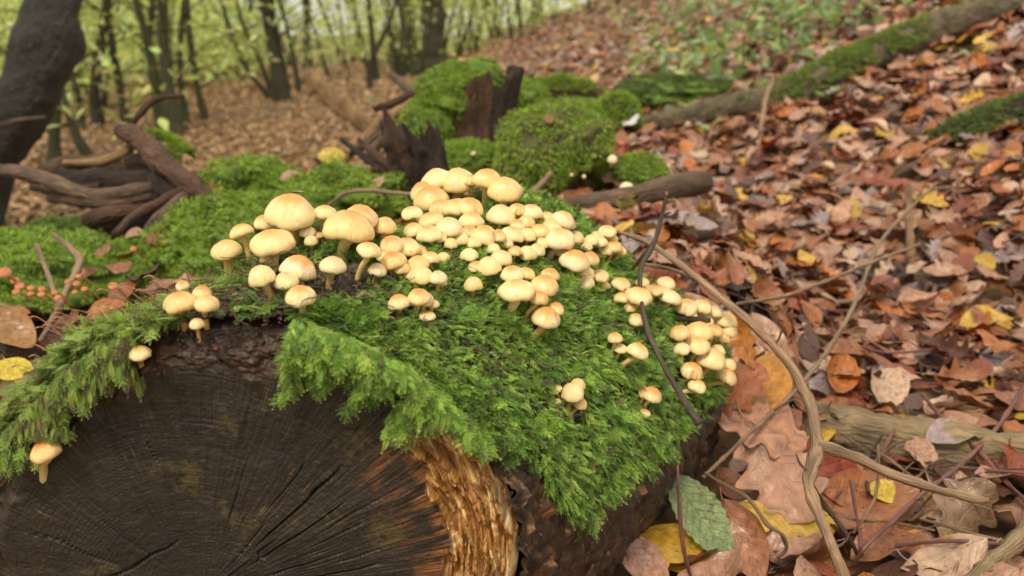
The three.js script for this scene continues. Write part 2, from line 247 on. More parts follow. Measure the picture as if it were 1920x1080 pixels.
{
  const g = gridGeo(560, 300, (u, v) => { const ph0 = u * 2 * PI, ph = ph0 > PI ? ph0 - 2 * PI : ph0, R = logR(ph, 0) * (0.004 + 0.996 * pow(v, 0.75)), x = R * cos(ph), y = R * sin(ph); return [-0.152 + x, CY + y, -0.41 + faceH(x, y) + 0.002, x / 0.36 + 0.5, y / 0.36 + 0.5]; });
  const f = (u, v) => {
    const x = (u - 0.5) * 0.36, y = (v - 0.5) * 0.36, q = faceInfo(x, y), { r, a, rho, ph, rot, R } = q;
    if (rho > 1.08) return [0.03, 0.02, 0.015];
    const rr = r * (1 + 0.07 * fbm(cos(a) * 1.5, sin(a) * 1.5, r * 6, 2)), ring = fbm(rr * 420, a * 2.2, 5, 3), ray = fbm(a * 70, r * 22, 9, 3), ray2 = fbm(a * 160, r * 34, 19, 2), blot = fbm(x * 16, y * 16, 2, 4), fine = fbm(x * 260, y * 260, 8, 2);
    let k = clamp(0.85 + ring * 0.26 + ray * 0.7 + fine * 0.6 + blot * 1.0, 0.25, 2.1), c = [0.026 * k, 0.0195 * k, 0.015 * k];
    const add = (m, p) => { for (let i = 0; i < 3; i++) c[i] = lerp(c[i], p[i], m); };
    const wet = ss(0.1, 0.35, fbm(x * 9 + 5, y * 9, 7, 3)); add(wet * 0.4, [0.02, 0.018, 0.016]);
    const streak = ss(0.2, 0.42, ray2 + 0.2 * fbm(x * 40, y * 40, 3, 2)) * ss(0.0, 0.28, fbm(x * 20 + 9, y * 20, 4, 3)); add(streak * 0.85, [0.3, 0.17, 0.08]);
    const grey = ss(0.18, 0.4, fbm(a * 110, r * 28, 31, 2)) * ss(0.35, 0.8, rho); add(grey * 0.3, [0.14, 0.115, 0.095]);
    const alga = ss(0.15, 0.4, fbm(x * 26, y * 26, 14, 3) + 0.25 * fine) * ss(0.9, 0.5, rho); add(alga * 0.55, [0.12, 0.092, 0.028]);
    const red = ss(0.1, 0.3, fbm(a * 60, r * 26, 41, 3) + 0.3 * blot) * ss(0.45, 0.75, rho) * ss(-1.2, -0.6, ph) * ss(1.0, 0.6, ph); add(red * 0.8, [0.2, 0.075, 0.025]);
    const up = ss(1.15, 1.4, ph) * ss(2.5, 2.1, ph), crumb = ss(lerp(0.86, 0.76, up), lerp(0.95, 0.86, up), rho + 0.12 * q.n1) * (1 - rot); add(crumb * 0.75, [0.045 + 0.16 * max(0, fine + blot), 0.024 + 0.05 * max(0, fine + blot * 0.6), 0.017 + 0.02 * max(0, fine)]);
    const edge = ss(0.6, 0.78, rho + q.n1 * 0.4) * ss(-1.1, -0.9, ph) * ss(0.9, 0.6, ph) * (1 - rot); add(edge * ss(-0.15, 0.2, ray * 1.4 + blot) * 0.85, [0.26 + 0.2 * max(0, ray), 0.1 + 0.1 * max(0, ray), 0.03]);
    if (rot > 0) {
      const s = ph * R, wv = 0.004 * fbm(s * 50, R * 50, 5, 2), fi = fbm(s * 16 + 3, (R + wv) * 380, 22, 4), b = fbm(s * 40, R * 60, 27, 3), pale = ss(0.0, 0.3, fi * 0.7 + b * 0.9 + (rho > 0.9 + 0.08 * b ? 0.22 : 0) - 0.05), dk = ss(0.05, 0.25, fbm(s * 12, (R + wv) * 160, 33, 3) + 0.3 * b);
      let w = [0.46 + 0.1 * fi, 0.23 + 0.06 * fi, 0.065]; w = w.map((v, i) => lerp(v, [0.8, 0.58, 0.29][i], pale)); w = w.map((v, i) => lerp(v, [0.2, 0.085, 0.03][i], dk * 0.75)); const bl = ss(0.2, 0.35, fbm(x * 60, y * 60, 44, 3)) * ss(0.92, 0.78, rho); w = w.map((v, i) => lerp(v, [0.05, 0.035, 0.025][i], bl * 0.9));
      add(rot, w);
    }
    return c;
  };
  const bump = (u, v) => { const x = (u - 0.5) * 0.36, y = (v - 0.5) * 0.36, q = faceInfo(x, y); if (q.rho > 1.08) return 0.5; const s = q.ph * q.R; return 0.5 + 0.16 * fbm(q.r * 900, q.a * 3, 5, 2) + 0.35 * fbm(x * 90, y * 90, 7, 3) + 0.3 * fbm(q.a * 120, q.r * 30, 2, 2) + 0.3 * fbm(x * 420, y * 420, 4, 2) + q.rot * 0.5 * fbm(s * 120, q.R * 700, 3, 2); };
  part(log, 'cut_face', g, new THREE.MeshStandardMaterial({ map: colorTex(1400, 1400, f), bumpMap: grayTex(1400, 1400, bump), bumpScale: 0.0014, roughness: 0.55 }));
}
// base x, y, z, middle of the cap x, y, z, cap width, lean in degrees, kind of cap, where, label
const MUSHROOMS = [
  [-0.1386,0.3127,-0.5005,-0.1388,0.3407,-0.4946,0.0318,8,0,"tuft","largest domed cap of the front tuft, a small fly resting on it"],
  [-0.1454,0.306,-0.4697,-0.1429,0.3287,-0.4639,0.0257,-4,1,"tuft","broad honey cap with thick stem low in front of the fly-topped mushroom"],
  [-0.1756,0.3046,-0.4776,-0.1758,0.3203,-0.4776,0.019,-6,2,"tuft","lone squat mushroom standing apart in moss at the outer edge of the front tuft"],
  [-0.1671,0.3077,-0.493,-0.1707,0.3283,-0.493,0.0155,-10,3,"tuft","slim leaning mushroom between the lone squat one and the broad honey cap"],
  [-0.1595,0.3116,-0.5043,-0.1593,0.3312,-0.5043,0.0137,-4,4,"tuft"],
  [-0.1525,0.3124,-0.5122,-0.1524,0.3293,-0.5122,0.009,0,5,"tuft"],
  [-0.1237,0.3164,-0.5135,-0.1206,0.3364,-0.5076,0.0158,4,3,"tuft","pale mushroom between the two largest caps of the front tuft"],
  [-0.1091,0.3114,-0.4899,-0.1004,0.3343,-0.4841,0.0313,6,6,"tuft","large cap with split torn margin beside an orange-topped cap"],
  [-0.0936,0.3116,-0.5043,-0.0959,0.3367,-0.4985,0.0223,12,4,"tuft","orange-topped cap tucked behind the torn large cap"],
  [-0.0855,0.3102,-0.5097,-0.0816,0.3292,-0.5039,0.0158,6,2,"tuft","smooth pale cap next to the orange-topped cap"],
  [-0.1226,0.3029,-0.4477,-0.1222,0.3199,-0.4419,0.0214,16,4,"tuft","egg-shaped cap with rusty orange crown above the lowest mushroom of the tuft"],
  [-0.1353,0.3007,-0.4301,-0.139,0.3195,-0.4244,0.0147,-12,5,"tuft","round pale button cap overhanging the dark rotten rim"],
  [-0.1278,0.3008,-0.4335,-0.1261,0.316,-0.4278,0.0137,-4,2,"tuft"],
  [-0.1157,0.2963,-0.4177,-0.1145,0.3122,-0.412,0.0156,0,0,"tuft","lowest mushroom of the front tuft, thick pale stem on dark rotten wood"],
  [-0.1097,0.3034,-0.4562,-0.1046,0.3184,-0.4505,0.0156,4,2,"tuft","small rounded cap standing alone in dark moss under the torn cap"],
  [-0.0949,0.3032,-0.4654,-0.0846,0.3249,-0.4596,0.0145,10,3,"tuft","mushroom with long curved thin stem leaning out of the moss"],
  [-0.0847,0.3013,-0.4682,-0.0807,0.3119,-0.4624,0.0112,6,5,"tuft","little pale cap at the foot of the curved-stem mushroom"],
  [-0.1476,0.3051,-0.4669,-0.1469,0.3186,-0.4611,0.007,0,5,"tuft"],
  [-0.1299,0.3136,-0.4974,-0.1284,0.328,-0.4915,0.0101,0,5,"tuft"],
  [-0.1264,0.3123,-0.4894,-0.1248,0.3242,-0.4836,0.0086,0,5,"tuft"],
  [-0.1241,0.3144,-0.4993,-0.1227,0.3251,-0.4935,0.0067,0,3,"tuft"],
  [-0.078,0.3049,-0.4904,-0.075,0.3222,-0.4846,0.0159,0,4,"slope"],
  [-0.0674,0.3029,-0.4973,-0.0668,0.3183,-0.4915,0.0186,4,1,"slope"],
  [-0.0601,0.302,-0.5054,-0.0597,0.3137,-0.4996,0.0107,8,4,"slope"],
  [-0.0737,0.3002,-0.4771,-0.0725,0.3153,-0.4713,0.0156,-4,0,"slope"],
  [-0.0592,0.2971,-0.4836,-0.0584,0.3114,-0.4779,0.0143,0,2,"slope"],
  [-0.0524,0.2977,-0.4965,-0.0521,0.3115,-0.4907,0.013,0,3,"slope"],
  [-0.0452,0.2974,-0.5098,-0.0448,0.3081,-0.504,0.0083,0,5,"slope"],
  [-0.069,0.2986,-0.4766,-0.0677,0.3107,-0.4708,0.0102,0,5,"slope"],
  [-0.0632,0.2966,-0.4776,-0.0622,0.3063,-0.4718,0.0094,0,2,"slope"],
  [-0.0565,0.2937,-0.4758,-0.0558,0.3058,-0.47,0.0145,0,5,"slope"],
  [-0.0475,0.2889,-0.4742,-0.0452,0.305,-0.4685,0.0117,0,2,"slope","slender small mushroom with bare stem just above the moss trio"],
  [-0.045,0.2897,-0.4804,-0.0433,0.2999,-0.4746,0.0063,0,5,"slope"],
  [-0.0729,0.3033,-0.4898,-0.0716,0.3155,-0.4841,0.0096,0,2,"slope"],
  [-0.0797,0.3036,-0.4832,-0.0789,0.3156,-0.4774,0.0087,0,5,"slope"],
  [-0.0663,0.2865,-0.4423,-0.0652,0.3001,-0.4367,0.0126,-4,4,"trio","squat cap half sunk in moss, outermost of the mossy-rim trio"],
  [-0.0581,0.2847,-0.4493,-0.054,0.3013,-0.4436,0.0133,4,0,"trio","upright pale mushroom in the middle of the mossy-rim trio"],
  [-0.0542,0.2838,-0.4515,-0.0509,0.2992,-0.4459,0.0106,6,4,"trio"],
  [-0.0498,0.2821,-0.4544,-0.0466,0.2949,-0.4487,0.0076,8,2,"trio"],
  [-0.0499,0.2801,-0.4487,-0.0497,0.2893,-0.443,0.01,4,1,"trio","low flat cap nestled under the mossy-rim trio"],
  [-0.0562,0.3005,-0.6639,-0.063,0.3308,-0.6639,0.0258,-10,2,"crown"],
  [-0.0462,0.3016,-0.6693,-0.0448,0.3291,-0.6633,0.0302,0,2,"crown","topmost pale cap with short stem over the hump of the log"],
  [-0.0357,0.3049,-0.6603,-0.0332,0.3308,-0.6543,0.0141,6,4,"crown"],
  [-0.021,0.308,-0.6462,-0.0201,0.3351,-0.6402,0.0249,4,3,"crown","rounded cap with a speck, second along the top row of the dense cluster"],
  [-0.0082,0.3051,-0.6334,-0.0059,0.3289,-0.6275,0.0271,0,2,"crown","cone-shaped pale cap with shrivelled leaf scrap on its stem"],
  [-0.066,0.2932,-0.6556,-0.0735,0.3216,-0.6556,0.0218,-6,4,"crown"],
  [-0.0577,0.2898,-0.6512,-0.0664,0.3184,-0.6452,0.0301,-4,4,"crown"],
  [-0.0657,0.3068,-0.5658,-0.072,0.3233,-0.5658,0.0152,-4,3,"crown"],
  [-0.0704,0.2869,-0.6443,-0.0728,0.3075,-0.6443,0.0135,0,5,"crown"],
  [-0.053,0.2928,-0.621,-0.0553,0.3161,-0.6151,0.0196,-4,2,"crown"],
  [-0.0427,0.2964,-0.607,-0.0422,0.3204,-0.6011,0.0232,-4,1,"crown","wide flattened cap pressed against its twin in the dense cluster"],
  [-0.0346,0.2975,-0.6024,-0.0318,0.3218,-0.5965,0.02,6,1,"crown"],
  [-0.0534,0.2992,-0.5642,-0.0572,0.32,-0.5584,0.0197,-4,3,"crown"],
  [-0.035,0.2968,-0.5811,-0.0297,0.3161,-0.5752,0.0194,6,3,"crown"],
  [-0.0415,0.2985,-0.5438,-0.0436,0.3199,-0.5379,0.0195,-4,2,"crown","cap with long straight stem in the front row of the dense cluster"],
  [-0.0107,0.2973,-0.6031,-0.0085,0.3155,-0.5973,0.0226,4,2,"crown"],
  [0,0.296,-0.6086,0.0045,0.318,-0.6027,0.0141,4,2,"crown"],
  [0.0105,0.293,-0.6118,0.0152,0.3156,-0.6059,0.0193,6,3,"crown"],
  [0.0212,0.289,-0.6189,0.0274,0.3098,-0.6131,0.0113,4,5,"crown"],
  [0.0299,0.2837,-0.6223,0.0402,0.3065,-0.6164,0.0208,12,3,"crown","end cap of the upper row where the reddish twig begins"],
  [-0.062,0.3044,-0.5306,-0.0662,0.3209,-0.5247,0.0142,-6,3,"crown"],
  [-0.0516,0.3014,-0.5279,-0.0559,0.319,-0.5221,0.0168,-8,3,"crown"],
  [-0.0468,0.2998,-0.5308,-0.0492,0.316,-0.525,0.0107,0,4,"crown"],
  [-0.0359,0.2971,-0.5433,-0.036,0.3117,-0.5375,0.0128,0,5,"crown"],
  [-0.0316,0.2962,-0.5607,-0.0303,0.3127,-0.5549,0.0122,4,4,"crown"],
  [-0.0278,0.2945,-0.5442,-0.0269,0.3088,-0.5384,0.0114,2,5,"crown"],
  [-0.0233,0.2935,-0.5531,-0.0194,0.3115,-0.5473,0.0199,4,3,"crown"],
  [-0.0169,0.2917,-0.5567,-0.0098,0.3106,-0.5509,0.0121,6,4,"crown"],
  [-0.0091,0.2917,-0.5769,0,0.3067,-0.5711,0.0184,10,3,"crown"],
  [0.0073,0.2868,-0.5871,0.0119,0.3037,-0.5813,0.0138,6,5,"crown"],
  [0.0164,0.2843,-0.5964,0.0213,0.3038,-0.5905,0.017,6,3,"crown"],
  [0.0083,0.2911,-0.6028,0.0109,0.3098,-0.5969,0.0131,4,5,"crown"],
  [0.0252,0.2826,-0.6101,0.03,0.3042,-0.6043,0.0173,6,2,"crown"],
  [0.0264,0.277,-0.5965,0.0351,0.2988,-0.5907,0.025,8,1,"crown","broad tan cap below the end cap of the upper row"],
  [0.044,0.2718,-0.6251,0.0504,0.2919,-0.6193,0.0147,8,2,"crown"],
  [-0.0283,0.293,-0.5243,-0.0289,0.3055,-0.5186,0.0124,-4,5,"crown"],
  [-0.0232,0.289,-0.5129,-0.0235,0.3007,-0.5072,0.0109,0,4,"crown"],
  [-0.0154,0.2851,-0.5134,-0.0154,0.3006,-0.5076,0.0161,0,5,"crown","round glossy button in front of the dense cluster"],
  [-0.0081,0.285,-0.5318,-0.0073,0.3012,-0.5261,0.0157,6,2,"crown"],
  [0.0008,0.2845,-0.5594,0.0019,0.2985,-0.5536,0.0113,0,5,"crown"],
  [0.009,0.2815,-0.5669,0.0112,0.2949,-0.5611,0.0139,4,5,"crown"],
  [0.0135,0.2802,-0.574,0.0183,0.2953,-0.5682,0.0131,8,2,"crown"],
  [0.0402,0.263,-0.5886,0.0478,0.2839,-0.5829,0.0239,10,4,"crown","large tan cap on slanting stem above the pair of small caps"],
  [0.053,0.2565,-0.6092,0.0611,0.2793,-0.6034,0.0155,8,4,"crown"],
  [0.0353,0.2705,-0.5995,0.04,0.2871,-0.5937,0.0142,6,2,"crown"],
  [0.0555,0.2522,-0.6019,0.0562,0.2693,-0.5962,0.0159,0,2,"crown"],
  [0.0539,0.2518,-0.5926,0.0563,0.2649,-0.5868,0.0147,2,5,"crown"],
  [0.0651,0.2456,-0.6124,0.0695,0.2639,-0.6067,0.0146,6,3,"crown"],
  [0.0722,0.2413,-0.6211,0.0742,0.2527,-0.6154,0.0096,4,5,"crown"],
  [-0.0416,0.2982,-0.5286,-0.0412,0.3122,-0.5228,0.0098,0,5,"crown"],
  [-0.0143,0.2895,-0.5451,-0.013,0.304,-0.5393,0.0101,0,5,"crown"],
  [-0.0054,0.288,-0.5614,-0.0038,0.3035,-0.5556,0.0094,0,5,"crown"],
  [0.0024,0.2912,-0.5944,0.004,0.3093,-0.5886,0.0119,0,4,"crown"],
  [0.0195,0.28,-0.5891,0.022,0.2962,-0.5833,0.0119,4,5,"crown"],
  [-0.0267,0.2831,-0.4892,-0.0246,0.2961,-0.4835,0.0121,0,5,"flank","single pale button alone in moss in front of the dense cluster"],
  [-0.0007,0.2656,-0.491,0.0027,0.2919,-0.4853,0.0237,0,1,"five","wide cap with thick straight stem, foremost of the five-capped clump"],
  [0.0007,0.273,-0.5078,0,0.2975,-0.502,0.016,0,0,"five"],
  [0.0091,0.2693,-0.515,0.0095,0.2953,-0.5092,0.012,6,3,"five"],
  [0.0107,0.2635,-0.5047,0.0212,0.2904,-0.499,0.0188,8,0,"five","dome cap leaning over the middle of the five-capped clump"],
  [0.0203,0.2642,-0.5242,0.0259,0.2917,-0.5185,0.0129,8,4,"five"],
  [0.006,0.2626,-0.4951,0.0171,0.2848,-0.4894,0.0127,12,0,"five","small glossy cap squeezed between the two domes of the five-capped clump"],
  [0.0129,0.2521,-0.4892,0.0225,0.2742,-0.4836,0.0188,14,4,"five","lowest orange-topped cap on a slanting stem in the five-capped clump"],
  [0.0178,0.2546,-0.5001,0.0289,0.2762,-0.4944,0.0118,14,4,"five"],
  [0.0782,0.2598,-0.6759,0.0818,0.2842,-0.6701,0.0159,0,3,"far"],
  [0.066,0.2617,-0.6555,0.0658,0.2814,-0.6497,0.0133,-4,5,"far"],
  [0.0734,0.2582,-0.6645,0.0744,0.2777,-0.6586,0.0141,0,2,"far"],
  [0.0818,0.2522,-0.6718,0.0873,0.2716,-0.666,0.0164,8,3,"far"],
  [0.0873,0.2493,-0.6784,0.0938,0.2664,-0.6726,0.0122,10,2,"far"],
  [0.0717,0.2621,-0.6674,0.0714,0.2825,-0.6616,0.0108,0,2,"far"],
  [0.0784,0.2527,-0.6669,0.0795,0.2696,-0.6611,0.012,0,5,"far"],
  [0.0626,0.261,-0.6468,0.0616,0.2778,-0.641,0.0106,0,5,"far"],
  [0.0848,0.2554,-0.6829,0.087,0.2758,-0.6771,0.0111,6,3,"far"],
  [0.0883,0.2313,-0.6355,0.0899,0.2495,-0.6298,0.0168,6,3,"back"],
  [0.0886,0.228,-0.6159,0.0889,0.2441,-0.6102,0.0144,4,3,"back"],
  [0.0945,0.2233,-0.6136,0.1012,0.2467,-0.6079,0.0225,8,3,"back","wide tan cap touching the upright dark twig"],
  [0.096,0.2179,-0.5975,0.0974,0.2322,-0.5919,0.0141,4,4,"back"],
  [0.1182,0.2174,-0.6562,0.1212,0.2377,-0.6505,0.0153,6,3,"back"],
  [0.1303,0.2145,-0.6713,0.1344,0.2391,-0.6656,0.0167,6,2,"back"],
  [0.129,0.2119,-0.6578,0.1356,0.2309,-0.6521,0.0192,10,2,"back"],
  [0.1272,0.2144,-0.6645,0.1307,0.2335,-0.6588,0.0121,0,5,"back"],
  [0.0935,0.2238,-0.6121,0.0938,0.2373,-0.6064,0.0102,0,5,"back"],
  [0.1125,0.2228,-0.6689,0.1131,0.2403,-0.6632,0.0122,0,2,"back"],
  [0.1511,0.198,-0.6617,0.1512,0.2208,-0.656,0.0183,0,2,"right"],
  [0.164,0.1917,-0.6715,0.167,0.2174,-0.6658,0.0185,4,3,"right"],
  [0.1745,0.1843,-0.6774,0.1798,0.2103,-0.6718,0.0148,6,2,"right"],
  [0.182,0.1756,-0.6797,0.1919,0.2019,-0.674,0.0217,12,2,"right"],
  [0.14,0.1865,-0.6252,0.1386,0.2107,-0.6196,0.0185,-4,3,"right"],
  [0.1557,0.1784,-0.6419,0.1589,0.2062,-0.6363,0.0249,2,2,"right","broadest cap of the clump nearest the orange oak leaf"],
  [0.1714,0.1718,-0.6599,0.1765,0.1993,-0.6543,0.0145,6,2,"right"],
  [0.1838,0.1673,-0.6744,0.1932,0.1938,-0.6688,0.0159,10,5,"right"],
  [0.182,0.164,-0.67,0.1882,0.1884,-0.6644,0.0125,8,5,"right"],
  [0.1509,0.1736,-0.6302,0.1547,0.1978,-0.6246,0.0219,4,3,"right"],
  [0.1397,0.1785,-0.6167,0.1389,0.2,-0.6111,0.0136,-4,5,"right"],
  [0.1582,0.1614,-0.633,0.1689,0.1846,-0.6274,0.0276,14,2,"right","big cap leaning off the log over the orange oak leaf"],
  [0.175,0.151,-0.6523,0.1899,0.1703,-0.6468,0.0134,18,5,"right"],
  [0.1396,0.1662,-0.6076,0.1468,0.1845,-0.6021,0.0198,12,2,"right"],
  [0.1368,0.1632,-0.6016,0.1507,0.1735,-0.5961,0.0161,20,3,"right"],
  [0.168,0.1506,-0.6421,0.1856,0.1633,-0.6366,0.0188,20,3,"right","lowest leaning cap at the outer edge of the log"],
  [0.1723,0.1629,-0.6545,0.1792,0.183,-0.649,0.0134,8,5,"right"],
  [0.1271,0.1663,-0.5883,0.128,0.1773,-0.5828,0.0071,0,5,"right"],
  [0.1549,0.1935,-0.6603,0.1547,0.213,-0.6546,0.0133,0,5,"right"],
  [0.1671,0.1839,-0.6655,0.1703,0.2062,-0.6599,0.0134,4,2,"right"],
  [0.0718,0.2178,-0.5428,0.0738,0.2384,-0.5372,0.0111,0,3,"flank3","smallest upright mushroom of the three on the mossy flank"],
  [0.0748,0.2146,-0.5443,0.0782,0.2296,-0.5387,0.0104,4,2,"flank3"],
  [0.0768,0.2102,-0.5429,0.0911,0.2285,-0.5373,0.0165,18,0,"flank3","big cap on long slanting stem, of the three on the mossy flank"],
  [0.0971,0.1746,-0.5464,0.1037,0.1926,-0.541,0.0158,14,4,"flank","glossy orange cap with bright highlight on mossy flank by the dark twig"],
  [0.0959,0.1703,-0.5425,0.0986,0.1788,-0.5371,0.0087,10,3,"flank","tiny button below the glossy orange cap on the mossy flank"],
  [0.0953,0.1779,-0.5458,0.0976,0.1942,-0.5404,0.0102,-6,4,"flank"],
  [0.0344,0.2132,-0.4791,0.0269,0.228,-0.4736,0.01,-40,4,"flank5","small cap tipped sideways showing its orange centre on green moss"],
  [0.0365,0.2088,-0.4785,0.0393,0.2264,-0.473,0.0155,4,5,"flank5","largest pale cap of the low clump on the green moss"],
  [0.0405,0.2086,-0.4843,0.0431,0.229,-0.4788,0.0104,6,5,"flank5"],
  [0.0388,0.2064,-0.4802,0.0448,0.2172,-0.4748,0.0097,18,5,"flank5"],
  [0.0321,0.212,-0.4753,0.0289,0.2208,-0.4699,0.0055,-10,5,"flank5"],
  [-0.1828,0.2952,-0.4207,-0.1766,0.312,-0.4037,0.0175,-4,6,"shelf","nibbled broad cap sheltering under the moss ledge of the log"],
  [-0.1682,0.2979,-0.4149,-0.1597,0.3128,-0.3979,0.0125,6,2,"shelf","rounded cap with fine twigs across it beside the nibbled cap"],
  [-0.1758,0.2964,-0.4287,-0.1671,0.3144,-0.4116,0.0103,8,4,"shelf"],
  [-0.1894,0.297,-0.4407,-0.1849,0.3124,-0.4293,0.0077,0,4,"shelf"],
  [-0.1714,0.2916,-0.4103,-0.1645,0.3031,-0.3934,0.0081,4,5,"shelf","small low cap hanging beneath the ledge mushrooms"],
  [-0.2054,0.2732,-0.4103,-0.1968,0.2865,-0.3936,0.0112,0,6,"shelf","chewed pale cap half hidden in moss on the dark rim"],
  [-0.2724,0.204,-0.4105,-0.2579,0.2283,-0.3945,0.0161,-8,0,"shelf","solitary amber mushroom with chewed stem at the moss edge of the cut face"]
];
// --- moss of the log: shoots that arch out of the surface and hang down over its sides
{
  const r = rng(41), lists = [[], [], []], n = V(), a = V(), b = V(), G = V(0, -1, 0);
  const normal = (ph, t) => { const p0 = V(...logP(ph, t)); a.set(...logP(ph + 0.02, t)).sub(p0); b.set(...logP(ph, min(0.41, t + 0.004))).sub(p0); return a.cross(b).negate().normalize(); };
  const deg = PI / 180;
  const mask = (ph, t) => { // 0..1 cover
    const w = fbm(ph * 3, t * 18, 7, 3), low = lerp(28, -6, ss(0, 0.07, t)) * deg + w * 0.3 + 0.12 * ss(0.22, 0.34, t);
    let m = ss(low - 0.04, low + 0.05, ph) * ss(166 * deg, 150 * deg, ph);
    m *= 1 - ss(0.105 + w * 0.05, 0.065 + w * 0.05, t) * ss(73 * deg + w * 0.2, 79 * deg, ph) * ss(122 * deg + w * 0.2, 113 * deg, ph) * 0.96; // bare rotten rim
    m *= 1 - 0.8 * ss(0.09, 0.28, fbm(ph * 9 + 4, t * 40, 2, 3)); // dark gaps
    return m;
  };
  const crowded = (p) => { for (const m of MUSHROOMS) { const d = hypot(p.x - m[0], p.z - m[2]), e = 0.003 + 0.2 * m[6]; if (d < e && abs(p.y - m[1]) < 0.03) return 0.9 - d / e * 0.6; } return 0; };
  const onCap = (p) => MUSHROOMS.some((m) => hypot(p.x - m[3], p.y - m[4], (p.z - m[5]) * 0.6) < 0.003 + 0.42 * m[6] && p.y > m[4] - 0.35 * m[6]);
  let made = 0;
  for (let tries = 0; made < 46000 && tries < 320000; tries++) {
    const rim = r() < 0.2, t = rim ? r() * 0.02 : r() * 0.41, ph = lerp(-25, 190, r()) * deg; if (r() > mask(ph, t)) continue; made++;
    const N = normal(ph, t), side = 1 - abs(N.y), long = 0.72 + 0.75 * ss(-0.3, 0.3, fbm(ph * 7 + 2, t * 30, 33, 2)), p = V(...logP(ph, t, 0.0005 + 0.006 * r() + 0.007 * max(0, fbm(ph * 16, t * 70, 5, 2)))), left = ss(95 * deg, 120 * deg, ph);
    const d = N.clone().multiplyScalar(0.5).addScaledVector(G, 0.05 + 0.6 * side).add(V((r() - 0.5) * 1.5 - left * 0.35, (r() - 0.5) * 1.0 + left * 0.1, (r() - 0.5) * 1.3 + (t < 0.05 ? 0.5 : 0.1)));
    if (r() < crowded(p) || (r() < 0.9 && onCap(p))) continue;
    const f = N.clone().addScaledVector(Y, 0.3).add(V(r() - 0.5, r() - 0.5, r() - 0.5).multiplyScalar(0.7)), v = r(), g = fbm(ph * 8, t * 40, 21, 3);
    let c = GREENS[clamp(floor((g + 0.45) * 6 + (r() - 0.5) * 3.4), 0, 5)]; if (left > 0.3 && r() < 0.5) c = [0.2, 0.24, 0.05]; if (r() < 0.05 + 0.2 * ss(0.1, 0.3, fbm(ph * 14, t * 70, 3, 2))) c = [0.13, 0.1, 0.04];
    lists[v < 0.42 ? 0 : v < 0.8 ? 1 : 2].push([basis(p, d, f, long * lerp(0.0036, 0.0102, r()) * (rim ? 1.15 : 1) * (v > 0.8 ? 0.85 : 1), 0.95 + 0.4 * r()), jitter(r, c, 0.3)]);
  }
  // fringe that spills over the sawn edge, and the thick shaggy coat of the outer shoulder
  for (let i = 0; i < 3400; i++) {
    const ph = lerp(30, 77, pow(r(), 0.75)) * deg, w = fbm(ph * 7, 3, 1, 2), hang = 0.05 * ss(32 * deg, 52 * deg, ph) * clamp(0.6 + 2.2 * w + 0.5 * noise(ph * 40, 2), 0.15, 1.2);
    const k = pow(r(), 1.4), R = logR(ph, 0) + 0.008 - hang * k, p = V(-0.152 + R * cos(ph), CY + R * sin(ph), -0.41 + 0.008 + 0.014 * sin(PI * min(1, k + 0.25)) * r());
    if (onCap(p)) continue;
    const d = V((r() - 0.5) * 1.0 + 0.05, -0.3 - 0.6 * r(), 0.25 + 0.6 * r()).addScaledVector(V(cos(ph), sin(ph), 0), 0.25), f = Z.clone().addScaledVector(Y, 0.6).add(V(r() - 0.5, r() - 0.5, 0)), v = r();
    lists[v < 0.5 ? 0 : 1].push([basis(p, d, f, lerp(0.0055, 0.0145, r() * r())), jitter(r, r() < 0.1 ? [0.13, 0.1, 0.04] : pick(r, GREENS), 0.3)]);
  }
  for (let i = 0; i < 4600; i++) {
    const q = r(), ph = lerp(104, 153, q) * deg, t = pow(r(), 1.5) * 0.07, R = logR(ph, t), thick = 0.017 * ss(100 * deg, 122 * deg, ph) * r(), p = V(...logP(ph, t, thick + 0.001)); p.z += (r() < 0.4 ? 0.014 * r() : 0) * ss(0.02, 0, t);
    if (onCap(p)) continue;
    const d = V(cos(ph) * 0.4 - 0.15, sin(ph) * 0.3 - 0.2 + (r() - 0.55) * 0.8, 0.45).add(V((r() - 0.5) * 0.8, 0, (r() - 0.5) * 1.0)), f = V(-0.4, 0.8, 0.5).add(V(r() - 0.5, r() - 0.5, r() - 0.5)), v = r();
    lists[v < 0.5 ? 0 : v < 0.9 ? 1 : 2].push([basis(p, d, f, lerp(0.004, 0.012, r())), jitter(r, r() < 0.16 ? [0.16, 0.12, 0.05] : pick(r, SHAG), 0.3)]);
  }
  for (let i = 0; i < 1500; i++) { // strands hanging over the face below the shoulder
    const ph = lerp(108, 152, r()) * deg, w = fbm(ph * 9, 8, 1, 2), k = pow(r(), 1.3), R = logR(ph, 0) + 0.006 - 0.034 * max(0.15, 0.55 + 1.6 * w) * k, p = V(-0.152 + R * cos(ph), CY + R * sin(ph), -0.41 + 0.004 + 0.012 * r());
    if (onCap(p)) continue;
    const d = V((r() - 0.6) * 0.7, -0.75 - 0.4 * r(), 0.15 + 0.4 * r()), f = Z.clone().add(V(r() - 0.7, r() * 0.8, 0)), v = r();
    lists[v < 0.6 ? 0 : 1].push([basis(p, d, f, lerp(0.005, 0.012, r())), jitter(r, r() < 0.35 ? [0.13, 0.09, 0.045] : pick(r, SHAG), 0.3)]);
  }
  lists.forEach((l, k) => instanced(log, 'moss', SPRIG[k], M.moss, l));
